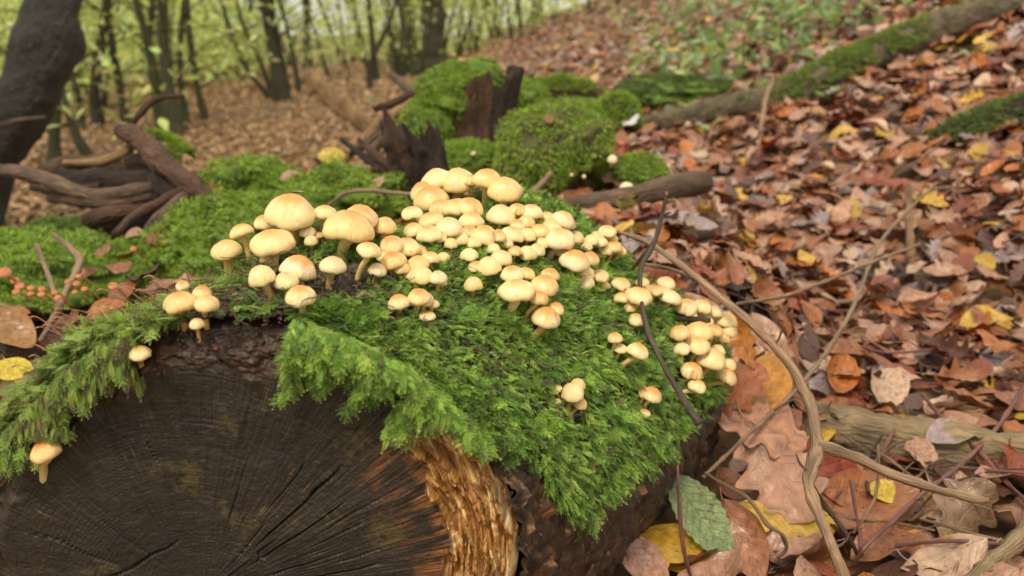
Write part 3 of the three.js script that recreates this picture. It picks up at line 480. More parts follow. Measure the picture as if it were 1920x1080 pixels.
  { // loose splinters of the rotten band
    const sh = new THREE.BufferGeometry(), v = [[-0.09, -0.5, 0], [0.1, -0.46, 0], [0.03, -0.5, 0.1], [-0.1, 0.1, 0.01], [0.08, 0.2, 0], [0.0, 0.12, 0.11], [0.03, 0.5, 0.03]]; sh.setAttribute('position', new THREE.Float32BufferAttribute([0, 1, 4, 0, 4, 3, 1, 2, 5, 1, 5, 4, 2, 0, 3, 2, 3, 5, 3, 4, 6, 4, 5, 6, 5, 3, 6, 0, 2, 1].flatMap((i) => v[i]), 3)); sh.setIndex([...Array(30).keys()]); sh.computeVertexNormals();
    const l = []; for (let i = 0; i < 480; i++) { const ph = lerp(-0.95, 0.72, r()), rho = lerp(0.7, 1.0, pow(r(), 0.7)), R = rho * logR(ph, 0), x = R * cos(ph), y = R * sin(ph), q = faceInfo(x, y); if (q.rot < 0.3 && r() > 0.12) continue; const tg = V(-sin(ph), cos(ph), 0), c = pick(r, [[0.5, 0.26, 0.08], [0.66, 0.43, 0.18], [0.3, 0.13, 0.045], [0.42, 0.2, 0.06], [0.14, 0.06, 0.03]]);
      l.push([basis(V(-0.152 + x, CY + y, -0.41 + faceH(x, y, q) + 0.0025), tg.add(V((r() - 0.5) * 0.5, (r() - 0.5) * 0.5, (r() - 0.5) * 0.5)), V(r() - 0.5, r() - 0.5, 1), lerp(0.002, 0.012, r() * r()), lerp(0.8, 1.8, r())), jitter(r, c, 0.25)]); }
    instanced(log, 'splinters', sh, mat([1, 1, 1], { roughness: 0.75, side: THREE.DoubleSide }), l);
  }
  // fine red stalks of moss capsules on the outer shoulder
  const st = [];
  for (let i = 0; i < 44; i++) {
    const ph = lerp(110, 152, r()) * deg, t = r() * 0.04, p = logP(ph, t, 0.014), L = 0.012 + 0.012 * r(), dx = -0.5 - 0.5 * r(), dy = 0.3 + 0.5 * r(), dz = (r() - 0.5) * 0.6, q = [p[0] + dx * L, p[1] + dy * L, p[2] + dz * L];
    st.push(tube([[...p, 0.00022], [p[0] + dx * L * 0.5, p[1] + dy * L * 0.62, p[2] + dz * L * 0.5, 0.0002], [...q, 0.0002], [q[0] - 0.002, q[1] - 0.0002, q[2], 0.0005], [q[0] - 0.0042, q[1] - 0.0014, q[2], 0.0003]], { seg: 5, step: 0.003 }));
  }
  const o = part(log, 'capsule_stalks', mergeGeometries(st), mat([0.36, 0.17, 0.08], { roughness: 0.5 })); o.userData.kind = 'stuff';
  // crumbs of rotten wood and black rootlets along the bare rim and among the moss
  const crumbs = [], ico = new THREE.IcosahedronGeometry(1, 0), P = ico.attributes.position; for (let i = 0; i < P.count; i++) { const x = P.getX(i), y = P.getY(i), z = P.getZ(i), k = 1 + 0.6 * noise(x * 3, y * 3, z * 3); P.setXYZ(i, x * k, y * k * 0.6, z * k * 1.3); } ico.computeVertexNormals(); ico.setIndex([...Array(P.count).keys()]);
  for (let i = 0; i < 2600; i++) {
    const onRim = r() < 0.62, ph = (onRim ? lerp(62, 132, r()) : lerp(0, 160, r())) * deg, t = onRim ? pow(r(), 1.3) * 0.1 - 0.02 : r() * 0.38, s = 0.0004 + 0.0017 * pow(r(), 2.5), p = V(...logP(ph, max(0, t), 0.002 - (t < 0 ? r() * 0.03 : 0))); if (t < 0) p.z += 0.002 - r() * 0.006;
    crumbs.push([basis(p, V(r() - 0.5, r() - 0.5, r() - 0.5), V(r() - 0.5, r() - 0.5, r() - 0.5), s), pick(r, [col(0.04, 0.022, 0.015), col(0.025, 0.017, 0.013), col(0.07, 0.032, 0.018), col(0.05, 0.033, 0.02), col(0.12, 0.05, 0.028), col(0.04, 0.028, 0.02)])]);
  }
  instanced(log, 'rotten_wood_crumbs', ico, mat([1, 1, 1], { roughness: 0.55 }), crumbs);
  const roots = [];
  for (let i = 0; i < 120; i++) {
    const ph = (i < 70 ? lerp(72, 140, r()) : lerp(15, 110, r())) * deg, t = i < 70 ? r() * 0.07 : r() * 0.3, p = logP(ph, t, 0.008 + 0.006 * r()), L = 0.012 + 0.022 * r(), th = r() * 6.3, q = [p[0], p[1], p[2], 0.0003 + 0.0004 * r()], pts = [q]; let x = p[0], y = p[1], z = p[2], a2 = th;
    for (let k = 0; k < 4; k++) { a2 += (r() - 0.5) * 1.6; x += cos(a2) * L * 0.3; y += (r() - 0.5) * L * 0.35; z += sin(a2) * L * 0.25 + 0.001; pts.push([x, y, z, q[3] * (0.9 - 0.17 * k)]); } roots.push(tube(pts, { seg: 5, step: 0.004 }));
  }
  const q = part(log, 'rootlets', mergeGeometries(roots), mat([0.07, 0.04, 0.03], { roughness: 0.5 })); q.userData.kind = 'stuff';
}

// ---------------------------------------------------------------- mushrooms
const CAPS = [[0.44, 0.05, 1.0, 0], [0.36, 0.0, 0.75, 1], [0.42, 0.3, 0.55, 2], [0.4, 0.1, 0.8, 3], [0.45, 0.16, 1.25, 4], [0.52, 0.0, 0.35, 5], [0.4, 0.1, 0.8, 6, 2.2], [0.46, 0.05, 1.0, 7, 0.7]].map(([h, umbo, orange, sd, notch]) => {
  const prof = []; for (let i = 0; i <= 12; i++) { const a = i / 12 * 1.5708, q = sin(a); prof.push([0.5 * q, h * (0.72 * cos(a) + 0.28 * (1 - pow(q, 2.1)) + umbo * 0.2 * exp(-((a / 0.32) ** 2)))]); }
  prof.push([0.494, -0.045], [0.474, -0.082], [0.442, -0.1], [0.405, -0.085], [0.33, -0.02], [0.2, 0.04], [0.07, 0.07], [0.02, 0.07]);
  const gillProf = prof.slice(14), topProf = prof.slice(0, 16), colors = [];
  const place = (th, r, y, fold) => { const c = cos(th), s = sin(th), w = 1 + (0.11 * noise(c * 1.2 + sd * 3, s * 1.2, 1) + 0.04 * noise(c * 3, s * 3, sd * 5)) * ss(0.15, 0.5, r) - (notch ? (0.3 * exp(-(((th - notch) / 0.16) ** 2)) + 0.16 * exp(-(((th - notch - 0.5) / 0.1) ** 2)) + 0.14 * exp(-(((th - notch - 3.1) / 0.2) ** 2))) * ss(0.3, 0.5, r) : 0); return [r * w * c, y + fold + 0.1 * noise(c * 1.1, s * 1.1, sd * 7 + 2) * ss(0.2, 0.5, r) + 0.02 * noise(r * c * 7, r * s * 7, sd), -r * w * s]; };
  const g = gridGeo(48, 15, (u, v) => { const [r, y] = topProf[Math.round(v * 15)]; return [...place(u * 2 * PI, r, y, 0), u * 3, r * 2]; }, true);
  const gn = gillProf.length - 1; g.userData.gills = gridGeo(72, gn, (u, v) => { const j = Math.round(v * gn), [r, y] = gillProf[j]; return place(u * 2 * PI, r * (j ? 1 : 0.985), y + 0.006, j && j < gn ? (Math.round(u * 72) % 2 ? 0.014 : 0) : 0); }, true);
  const P = g.attributes.position;
  for (let i = 0; i < P.count; i++) {
    const x = P.getX(i), z = P.getZ(i), r = hypot(x, z), n = noise(x * 5 + sd, z * 5, 3) * 0.6 + noise(x * 14, z * 14, sd) * 0.3, o = clamp(1.15 * orange * (1 - ss(0.06, 0.52, r + n * 0.12)) + 0.16 * n);
    colors.push(...[lerp(0.9, 0.76, o), lerp(0.73, 0.32, o), lerp(0.39, 0.065, o)].map((v) => v * (1 + 0.05 * n)));
  }
  g.setAttribute('color', new THREE.Float32BufferAttribute(colors, 3)); g.userData.h = h; return g;
});
const gillMat = mat([0.62, 0.46, 0.17], { roughness: 0.8 });
const capTex = colorTex(256, 256, tiledColor((u, v) => { const m = fbm(u * 9, v * 5, 2, 4), f = fbm(u * 60, v * 4, 6, 3), sp = ss(0.36, 0.46, fbm(u * 40, v * 22, 8, 2)), d = ss(0.3, 0.42, fbm(u * 10 + 3, v * 7, 11, 3)), k = clamp(0.97 + m * 0.16 + f * 0.1, 0.7, 1.05); return [k * (1 - 0.45 * sp - 0.12 * d), k * (1 - 0.6 * sp - 0.22 * d) - 0.03 * m, k * (1 - 0.65 * sp - 0.35 * d) - 0.06 * m]; }));
const capBump = grayTex(256, 256, tiled((u, v) => 0.5 + 0.5 * fbm(u * 14, v * 8, 3, 4) + 0.2 * fbm(u * 70, v * 5, 9, 2)));
const capMat = [[1, 1, 1], [0.97, 0.9, 0.8], [1, 1, 1.12], [0.99, 0.95, 0.9], [0.93, 0.83, 0.68]].map((c) => phys(c, { vertexColors: true, map: capTex, bumpMap: capBump, bumpScale: 0.0006, roughness: 0.46, clearcoat: 0.3, clearcoatRoughness: 0.18 }));
const stemMat = [[0.84, 0.6, 0.24], [0.76, 0.5, 0.17], [0.88, 0.68, 0.32]].map((c) => mat(c, { map: colorTexOnce(), roughness: 0.6 }));
function colorTexOnce() { return colorTexOnce.t ??= colorTex(128, 128, tiledColor((u, v) => { const k = 0.92 + 0.5 * fbm(u * 30, v * 6, 1, 3), b = ss(0.1, 0.4, fbm(u * 8, v * 8, 4, 3)); return [k * (1 - 0.12 * b), k * (1 - 0.3 * b), k * (1 - 0.45 * b)]; }), [60, 60]); }
const SHROOM = {
  tuft: ['small cream mushroom crowded between the bigger caps of the front tuft', 'mushrooms of the front tuft'], slope: ['small overlapping mushroom on the slope between front tuft and dense cluster', 'mushrooms on the slope between the clusters'],
  trio: ['small cap behind the mossy-rim trio', 'mossy-rim mushrooms'], crown: ['honey-capped mushroom packed in the dense cluster on the log hump', 'mushrooms of the dense cluster'], five: ['rear cap half hidden in the five-capped clump', 'mushrooms of the five-capped clump'],
  far: ['tiny blurred mushroom at the far end of the log under the reddish twig', 'mushrooms at the far end of the log'], back: ['small tan mushroom on the far shoulder near the upright dark twig', 'mushrooms on the far shoulder'], right: ['cream cap in the clump leaning off the log towards the orange oak leaf', 'mushrooms of the leaning edge clump'],
  flank: ['small cap behind the glossy orange cap', 'mushrooms on the mossy flank'], flank3: ['middle mushroom of the three on the mossy flank', 'three mushrooms on the mossy flank'], flank5: ['small pale cap in the low clump on green moss', 'low clump on the green moss'], shelf: ['amber cap behind the nibbled cap under the moss ledge', 'mushrooms under the moss ledge'],
};
{
  const r = rng(9);
  for (const [bx, by, bz, cx, cy, cz, w, roll, kind, where, label] of MUSHROOMS) {
    const o = thing('mushroom', label ?? SHROOM[where][0], 'mushroom', [bx, by, bz], SHROOM[where][1]), g = CAPS[label || r() > 0.14 ? kind : 6 + floor(r() * 2)], h = g.userData.h * w;
    const axis = V(sin(roll * PI / 180) + (r() - 0.5) * 0.12, 1, 0.1 + (r() - 0.5) * 0.2).normalize(), top = V(cx - bx, cy - by, cz - bz).addScaledVector(axis, -0.42 * h + 0.04 * w);
    const cap = part(o, 'cap', g, capMat[floor(r() * 5)]); part(cap, 'gills', g.userData.gills, gillMat); cap.position.copy(top); cap.quaternion.setFromUnitVectors(Y, axis).multiply(new THREE.Quaternion().setFromAxisAngle(Y, r() * 6.28)); cap.scale.set(w * (0.97 + 0.1 * r()), w * (0.92 + 0.16 * r()), w * (0.97 + 0.1 * r()));
    const rs = w * lerp(0.105, 0.14, r()), e = top.clone().addScaledVector(axis, 0.07 * w), m = e.clone().multiplyScalar(0.55).addScaledVector(axis, -0.1 * w); m.x *= 0.85; m.x += (r() - 0.5) * 0.1 * w; const q = e.clone().addScaledVector(axis, -0.25 * w);
    part(o, 'stem', tube([[0, -0.006, 0, rs * 1.15], [m.x * 0.4, m.y * 0.35, m.z * 0.4, rs * 1.05], [m.x, m.y, m.z, rs * 0.95], [q.x, q.y, q.z, rs], [e.x, e.y, e.z, rs * 1.1]], { seg: 12, step: 0.003, rough: 0.12, lumps: 150, seed: by * 99 }), stemMat[floor(r() * 3)]);
  }
}
// ---------------------------------------------------------------- leaves
// lies in the x-z plane, stalk at -z, tip at +z, unit length, face up
function leafGeo(kind, sd, na = 4, nl = 14, curl = 0.25) {
  const width = (s) => kind === 'oak' ? (0.29 * pow(sin(PI * pow(s, 1.25)), 0.6)) * (1 + 0.33 * sin(2 * PI * (4.2 * s + 0.1)) * ss(0, 0.15, s)) * (0.75 + 0.35 * s) + 0.012 : kind === 'chestnut' ? 0.25 * pow(sin(PI * pow(s, 0.9)), 0.75) * (1 + 0.05 * sin(2 * PI * 11 * s)) + 0.006 : 0.3 * pow(sin(PI * pow(s, 0.95)), 0.7) + 0.008;
  const r = rng(sd * 31 + 7), cup = (r() - 0.35) * curl * 2.4, bend = (r() - 0.4) * curl * 2, tw = (r() - 0.5) * curl * 2, ph = r() * 9;
  const g = gridGeo(na, nl, (u, v) => {
    const s = v, k = u * 2 - 1, side = k < 0 ? 0.92 + 0.16 * sin(sd) : 1, w = width(clamp(s + (k < 0 ? 0.02 : -0.02) * (kind === 'oak' ? 1 : 0))) * side, x0 = k * w, z0 = s - 0.5;
    let y = cup * (x0 * x0) * 3.5 + bend * (z0 * z0) * 1.2 + tw * x0 * z0 * 2 + curl * 0.22 * fbm(x0 * 4 + ph, z0 * 4, sd, 2) + curl * 0.3 * abs(k) * w * noise(s * 6 + ph, k * 2, 3) * 1.5 + 0.012 * (1 - abs(k));
    return [x0 * (1 - abs(cup) * 0.2) + 0.06 * (r() - 0.5) * 0, y, z0, u, v];
  });
  const st = tube([[0, 0.012, -0.5, 0.009], [0.01 * sin(sd), 0.0, -0.6, 0.007], [0.03 * cos(sd * 3), 0.02, -0.68, 0.008]], { seg: 4, step: 0.06 });
  return mergeGeometries([g, st]);
}
const veins = (n) => (u, v) => { const k = abs(u * 2 - 1), m = 1 - ss(0.012, 0.04, k), q = (v - k * 0.22 + 0.01 * noise(u * 8, v * 8, n)) * n, l = abs(q - Math.round(q)), s = (1 - ss(0.03, 0.08, l)) * (1 - ss(0.7, 1, k)), fine = 1 - ss(0.0, 0.09, abs(noise(u * 34, v * 44, n))); return max(m, s * 0.8, fine * 0.25); };
const leafMap = (n, sd) => colorTex(512, 512, (u, v) => { const a = veins(n)(u, v), b = fbm(u * 5, v * 7, sd, 4), sp = ss(0.26, 0.4, fbm(u * 22, v * 22, sd + 4, 3)), rotp = ss(0.2, 0.34, fbm(u * 4 + 7, v * 5, sd + 9, 4)), k = clamp(0.82 + b * 0.75 + a * 0.16 - sp * 0.45 - rotp * 0.35, 0.14, 1.25); return [k * 0.85, k * (0.8 - 0.12 * sp - 0.06 * rotp) + 0.03 * b, k * 0.75]; });
const OAKMAP = leafMap(7, 2), BEECHMAP = leafMap(10, 6), OAKB = grayTex(512, 512, (u, v) => 0.5 + 0.4 * veins(7)(u, v) + 0.25 * fbm(u * 14, v * 14, 3, 3)), BEECHB = grayTex(512, 512, (u, v) => 0.5 + 0.4 * veins(10)(u, v) + 0.2 * fbm(u * 14, v * 14, 5, 3));
const leafMat = (c, oak, o = {}) => phys(c, { map: oak ? OAKMAP : BEECHMAP, bumpMap: oak ? OAKB : BEECHB, bumpScale: 0.0012, roughness: 0.3, transmission: 0.1, side: THREE.DoubleSide, ...o });
const OAK = [1, 2, 3, 4, 5, 6].map((s) => leafGeo('oak', s, 4, 16, 0.22 + 0.1 * s)), BEECH = [1, 2, 3, 4, 5, 6].map((s) => leafGeo('beech', s + 10, 4, 10, 0.18 + 0.09 * s));
const TONES = [['pinkish tan', [0.52, 0.29, 0.2]], ['copper brown', [0.36, 0.14, 0.06]], ['deep russet', [0.28, 0.065, 0.025]], ['pale buff', [0.64, 0.44, 0.32]], ['golden yellow', [0.68, 0.43, 0.05]], ['rusty orange', [0.5, 0.165, 0.034]], ['greyish mauve', [0.42, 0.33, 0.35]], ['dark chocolate', [0.13, 0.055, 0.038]]];
const DRY_SUNLIT_TONES = [[0.56, 0.34, 0.16], [0.62, 0.4, 0.2], [0.48, 0.27, 0.12], [0.66, 0.46, 0.26], [0.4, 0.22, 0.1]];  // dry tan beech litter of the hollow, paled to carry the sunlight there
const TONE_W = [0.26, 0.44, 0.57, 0.66, 0.71, 0.81, 0.88, 1];
const TONE_MATS = TONES.map(([, c]) => [leafMat(c, false), leafMat(c, true)]);
const LITTER = [leafMat([1, 1, 1], false, { transmission: 0.1 }), leafMat([1, 1, 1], true, { transmission: 0.1 })];
const inLog = (x, z) => { const t = (-0.41 - z) / 0.819; return t > -0.02 && t < 0.42 && abs(x + 0.152 - 0.574 * t) < 0.14 + (x > 0 ? 0.04 * ss(0, 0.15, t) : 0); };
{
  const r = rng(2024), all = [], fwd = V(0, -sin(PI / 10), -cos(PI / 10)), eye = V(0, 0.45, 0);
  const put = (x, z, s, tilt, stack) => {
    if (inLog(x, z)) return; const q = r(), tone = TONE_W.findIndex((w) => q < w), oak = r() < 0.4 ? 1 : 0, e = 0.03, n = V(-(ground(x + e, z) - ground(x - e, z)) / (2 * e), 1, -(ground(x, z + e) - ground(x, z - e)) / (2 * e)).add(V((r() - 0.5) * tilt, 0, (r() - 0.5) * tilt)).normalize();
    const qn = new THREE.Quaternion().setFromUnitVectors(Y, n).multiply(new THREE.Quaternion().setFromAxisAngle(Y, r() * 6.283)), lift = stack * r(), p = V(x, ground(x, z) + 0.008 + lift, z), k = s * lerp(0.65, 1.25, r());
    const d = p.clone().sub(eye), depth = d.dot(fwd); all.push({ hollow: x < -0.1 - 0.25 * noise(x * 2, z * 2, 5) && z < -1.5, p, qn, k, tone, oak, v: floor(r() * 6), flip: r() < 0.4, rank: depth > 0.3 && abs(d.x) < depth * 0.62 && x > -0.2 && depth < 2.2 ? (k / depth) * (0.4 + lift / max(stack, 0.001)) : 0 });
  };
  for (let i = 0; i < 3000; i++) put(lerp(0.0, 1.5, r()), lerp(-0.35, -1.6, r()), 0.06, 1.15, 0.04);
  for (let i = 0; i < 4600; i++) { const z = lerp(-1.5, -3.6, r()); put(lerp(0, -z * 0.72 + 0.3, r()), z, 0.062, 1.0, 0.035); }
  for (let i = 0; i < 1500; i++) put(lerp(-0.9, 0.2, r()), lerp(-0.5, -1.7, r()), 0.06, 0.9, 0.025);
  for (let i = 0; i < 22000; i++) { const z = -1.2 - 8 * pow(r(), 1.2); put(lerp(z * 0.75, 0.3, r()), z, 0.04, 0.7, 0.015); }
  for (let i = 0; i < 5200; i++) { const z = -3.4 - 6 * pow(r(), 1.3); put(lerp(0, -z * 0.8, r()), z, 0.065, 0.8, 0.02); }
  for (let i = 0; i < 2500; i++) { const z = -7 - 9 * r(); put(lerp(z * 0.75, -z * 0.3, r()), z, 0.1, 0.7, 0.02); }
  const top = [...all].sort((a, b) => b.rank - a.rank).slice(0, 285), own = new Set(top.filter((a) => a.rank > 0)), lists = Array.from({ length: 12 }, () => []);
  for (const a of all) {
    const s = V(a.k, a.flip ? -a.k : a.k, a.k);
    if (own.has(a)) { const o = single(a.oak ? 'oak_leaf' : 'beech_leaf', `${TONES[a.tone][0]} ${a.oak ? 'lobed oak' : 'oval beech'} leaf lying in the damp leaf litter`, 'leaf', (a.oak ? OAK : BEECH)[a.v], TONE_MATS[a.tone][a.oak], a.p.toArray(), `${TONES[a.tone][0]} ${a.oak ? 'oak' : 'beech'} leaves in the litter`); o.quaternion.copy(a.qn); o.scale.copy(s); }
    else { const c = a.hollow ? DRY_SUNLIT_TONES[(a.tone + a.v) % 5] : TONES[a.tone][1], f = 0.72 + 0.62 * r(); lists[a.oak * 6 + a.v].push([new THREE.Matrix4().compose(a.p, a.qn, s), col(c[0] * f, c[1] * f, c[2] * f)]); }
  }
  const g = thing('leaf_litter', 'mixed brown fallen leaves covering the woodland floor', 'leaf litter'); g.userData.kind = 'stuff';
  lists.forEach((l, i) => instanced(g, 'fallen_leaves', (i < 6 ? BEECH : OAK)[i % 6], LITTER[i < 6 ? 0 : 1], l));
}
// leaves that stand out one by one: position, length, the way the face points, turn
function leaf(name, label, geo, m, p, len, n, spin, category = 'leaf') {
  const o = single(name, label, category, geo, m, p); o.quaternion.setFromUnitVectors(Y, V(...n).normalize()).multiply(new THREE.Quaternion().setFromAxisAngle(Y, spin * PI / 180)); o.scale.setScalar(len); return o;
}
const OAKBIG = [leafGeo('oak', 21, 8, 30, 0.16), leafGeo('oak', 23, 8, 30, 0.24), leafGeo('oak', 26, 8, 30, 0.45)], OVAL = [leafGeo('beech', 41, 8, 18, 0.18), leafGeo('beech', 44, 8, 18, 0.36)], CHEST = leafGeo('chestnut', 5, 8, 40, 0.12);
leaf('oak_leaf', 'big pinkish brown lobed leaf propped against the forked twig', OAKBIG[0], leafMat([0.52, 0.27, 0.17], true, { roughness: 0.4 }), [0.2351,0.073,-0.6346], 0.105, [-0.15, 0.75, 0.75], 20);
leaf('oak_leaf', 'broad salmon brown leaf lying above the lobed propped leaf', OAKBIG[1], leafMat([0.56, 0.28, 0.17], true, { roughness: 0.4 }), [0.222,0.0999,-0.6643], 0.1, [0.1, 0.9, 0.45], 70);
leaf('oak_leaf', 'bright orange leaf standing upright against the edge clump of mushrooms', OAKBIG[2], leafMat([0.6, 0.22, 0.03], true), [0.2236,0.1597,-0.7258], 0.055, [0.2, 0.45, 0.9], 200);
leaf('beech_leaf', 'amber orange oval leaf behind the bend of the main twig', OVAL[0], leafMat([0.62, 0.28, 0.035], false), [0.2548,0.1109,-0.731], 0.085, [0.05, 0.7, 0.7], 150);
leaf('oak_leaf', 'rust brown leaf tucked beside the mossy log edge', OAKBIG[1], leafMat([0.42, 0.13, 0.04], true), [0.2093,0.1192,-0.6916], 0.085, [-0.3, 0.8, 0.5], 120);
leaf('beech_leaf', 'large curled wine red leaf under the broken side branch', OVAL[1], leafMat([0.33, 0.07, 0.035], false, { roughness: 0.4 }), [0.2946,0.0509,-0.6484], 0.1, [0.3, 0.8, 0.6], 60);
leaf('beech_leaf', 'copper leaf sloping down beneath the broken side branch', OVAL[1], leafMat([0.4, 0.15, 0.06], false), [0.3153,0.0435,-0.625], 0.1, [-0.1, 0.85, 0.5], 100);
leaf('chestnut_leaf', 'fresh green toothed leaf with ribbed veins beside the log foot', CHEST, phys([0.36, 0.5, 0.2], { map: BEECHMAP, bumpMap: BEECHB, bumpScale: 0.004, roughness: 0.4, transmission: 0.3, side: THREE.DoubleSide }), [0.1542,0.0661,-0.5692], 0.085, [-0.1, 0.72, 0.7], 28);
leaf('beech_leaf', 'mottled yellow leaf lying beneath the fresh green leaf', OVAL[0], leafMat([0.7, 0.42, 0.03], false), [0.138,0.042,-0.5614], 0.08, [0, 1, 0.35], 75);
leaf('oak_leaf', 'speckled yellow leaf below the lobed propped leaf', OAKBIG[0], leafMat([0.66, 0.42, 0.05], true), [0.2392,0.0446,-0.6043], 0.085, [0.1, 1, 0.4], 80);
leaf('oak_leaf', 'dry crumpled grey brown leaf in the hollow under the broken branch end', OAKBIG[2], leafMat([0.3, 0.19, 0.12], true), [0.379,0.0532,-0.5861], 0.08, [0.1, 0.5, 0.8], 140);
leaf('oak_leaf', 'ginger lobed leaf low beside the red twigs', OAKBIG[1], leafMat([0.5, 0.2, 0.055], true), [0.3416,0.0378,-0.56], 0.08, [0, 1, 0.4], 40);
leaf('beech_leaf', 'sharp yellow leaf edge below the broken side branch', OVAL[0], leafMat([0.75, 0.55, 0.05], false), [0.3383,0.0539,-0.6284], 0.04, [0, 0.9, 0.6], 85);
leaf('beech_leaf', 'faded pink leaf at the foot of the log near the yellow leaf', OVAL[1], leafMat([0.58, 0.33, 0.25], false), [0.104,0.0414,-0.5402], 0.06, [0, 1, 0.4], 30);
leaf('beech_leaf', 'rosy brown leaf leaning beside the fresh green leaf', OVAL[1], leafMat([0.5, 0.23, 0.13], false), [0.1892,0.0482,-0.5634], 0.07, [-0.3, 0.7, 0.6], 10);
leaf('beech_leaf', 'pale pink leaf at the corner beneath the thick grey stick', OVAL[0], leafMat([0.62, 0.38, 0.3], false), [0.3822,0.0374,-0.5389], 0.06, [0, 1, 0.3], 70);
leaf('beech_leaf', 'butter yellow leaf standing on the moss behind the front tuft', OVAL[0], leafMat([0.78, 0.62, 0.1], false), [-0.2804,0.2594,-1.2524], 0.045, [0, 0.3, 0.95], 90);
leaf('beech_leaf', 'bright yellow leaf on the ground beside the moss shoulder', OVAL[0], leafMat([0.7, 0.55, 0.03], false), [-0.4668,0.1463,-0.6899], 0.045, [0, 0.9, 0.5], 80);
leaf('beech_leaf', 'pinkish leaf lying across the mossy root mound', OVAL[1], leafMat([0.5, 0.24, 0.16], false), [-0.5627,0.165,-0.9588], 0.05, [0, 0.7, 0.7], 80);
leaf('beech_leaf', 'tan leaf tip showing at the corner under the moss shoulder', OVAL[1], leafMat([0.45, 0.25, 0.1], false), [-0.5115,0.1552,-0.7664], 0.07, [0.3, 0.8, 0.5], 60);
leaf('beech_leaf', 'grey green round leaf lying on the leaf litter below the curved twig', OVAL[0], leafMat([0.34, 0.38, 0.3], false), [0.4843,0.0273,-1.3557], 0.045, [0, 0.7, 0.7], 0);
leaf('beech_leaf', 'vivid red leaf beneath the mossy leaning trunk', OVAL[1], leafMat([0.42, 0.07, 0.02], false), [1.2857,0.3369,-2.5919], 0.13, [0, 0.7, 0.7], 70);

// ---------------------------------------------------------------- twigs and sticks
function twig(name, label, m, pts, extra = [], o = {}) { const p0 = pts[pts.length - 1].slice(0, 3), g = thing(name, label, 'twig', p0); part(g, 'stem', tube(rel(pts, p0), { seg: 10, step: 0.004, rough: 0.34, lumps: 75, knots: true, seed: pts[0][0] * 9, ...o }), m); for (const [n, e, em] of extra) part(g, n, tube(rel(e, p0), { seg: 10, step: 0.004, rough: 0.34, lumps: 75, knots: true, ...o }), em ?? m); return g; }
twig('twig', 'long forked brown twig arching from the mushrooms down to the leaf litter', M.paleTwig, [[0.0626,0.2566,-0.7994,0.0015], [0.1087,0.2592,-0.7581,0.0019], [0.1336,0.2559,-0.715,0.0025], [0.1743,0.2306,-0.6753,0.0034], [0.2045,0.21,-0.6265,0.0038], [0.2217,0.1937,-0.5896,0.0042], [0.2267,0.1749,-0.552,0.0045], [0.2239,0.1541,-0.5242,0.0051], [0.2103,0.1426,-0.4994,0.0044], [0.2135,0.1238,-0.4723,0.0036], [0.2204,0.1059,-0.456,0.0035], [0.2365,0.0582,-0.4405,0.0034], [0.2482,0.0093,-0.4351,0.003]], [['side_branch', [[0.2239,0.1578,-0.5254,0.0045], [0.2446,0.154,-0.5189,0.004], [0.2694,0.1445,-0.5106,0.0035], [0.3052,0.1351,-0.5023,0.0032], [0.3291,0.1318,-0.4959,0.0033], [0.3374,0.1307,-0.4956,0.0018]]], ['side_branch', [[0.0701,0.2502,-0.7763,0.0013], [0.1124,0.2373,-0.7405,0.0014], [0.1503,0.2343,-0.7185,0.0017], [0.171,0.2311,-0.6859,0.002], [0.1812,0.2257,-0.6632,0.0019]]], ['spur', [[0.1578,0.242,-0.6947,0.001], [0.1614,0.2491,-0.696,0.0008], [0.1624,0.2546,-0.6978,0.0004]]], ['spur', [[0.213,0.2021,-0.6082,0.0013], [0.2172,0.2107,-0.6078,0.0009], [0.2182,0.2184,-0.6082,0.0005]]], ['spur', [[0.2264,0.1705,-0.5474,0.0015], [0.2345,0.1749,-0.5457,0.001], [0.2397,0.1834,-0.5464,0.0005]]], ['spur', [[0.2137,0.1471,-0.5062,0.0014], [0.2057,0.1534,-0.5051,0.001], [0.2012,0.1623,-0.5059,0.0005]]], ['spur', [[0.281,0.1405,-0.5093,0.0013], [0.2838,0.1481,-0.5097,0.0008], [0.2887,0.153,-0.5102,0.0005]]], ['spur', [[0.2177,0.1131,-0.4636,0.0012], [0.2241,0.1184,-0.4632,0.0008], [0.2287,0.1265,-0.4648,0.0004]]], ['side_branch', [[0.1946,0.2221,-0.6567,0.0016], [0.264,0.2016,-0.7394,0.0019], [0.3457,0.1858,-0.8395,0.0022], [0.4422,0.1781,-0.9421,0.0022], [0.5475,0.1722,-1.0453,0.0022]]]]);
twig('twig', 'upright dark purplish twig with pale snapped tip resting on the mossy flank', M.darkTwig, [[0.1266,0.3185,-0.6512,0.0012], [0.1226,0.3002,-0.6453,0.0016], [0.1147,0.2798,-0.6334,0.0023], [0.1044,0.2655,-0.6235,0.0022], [0.102,0.2458,-0.6013,0.002], [0.1045,0.227,-0.5742,0.0021], [0.1153,0.2061,-0.5464,0.0021], [0.1259,0.1918,-0.5207,0.0023], [0.1331,0.1821,-0.5123,0.0029]], [['side_branch', [[0.1156,0.2827,-0.6344,0.0019], [0.1086,0.2719,-0.6361,0.0018], [0.1,0.2578,-0.642,0.0011]]], ['snapped_tip', [[0.1266,0.3214,-0.6522,0.0011], [0.1266,0.3181,-0.6511,0.0014]], M.paleTwig], ['bud', [[0.1235,0.3023,-0.646,0.0012], [0.1279,0.3044,-0.6466,0.0011], [0.1305,0.3052,-0.6469,0.0007]]]]);
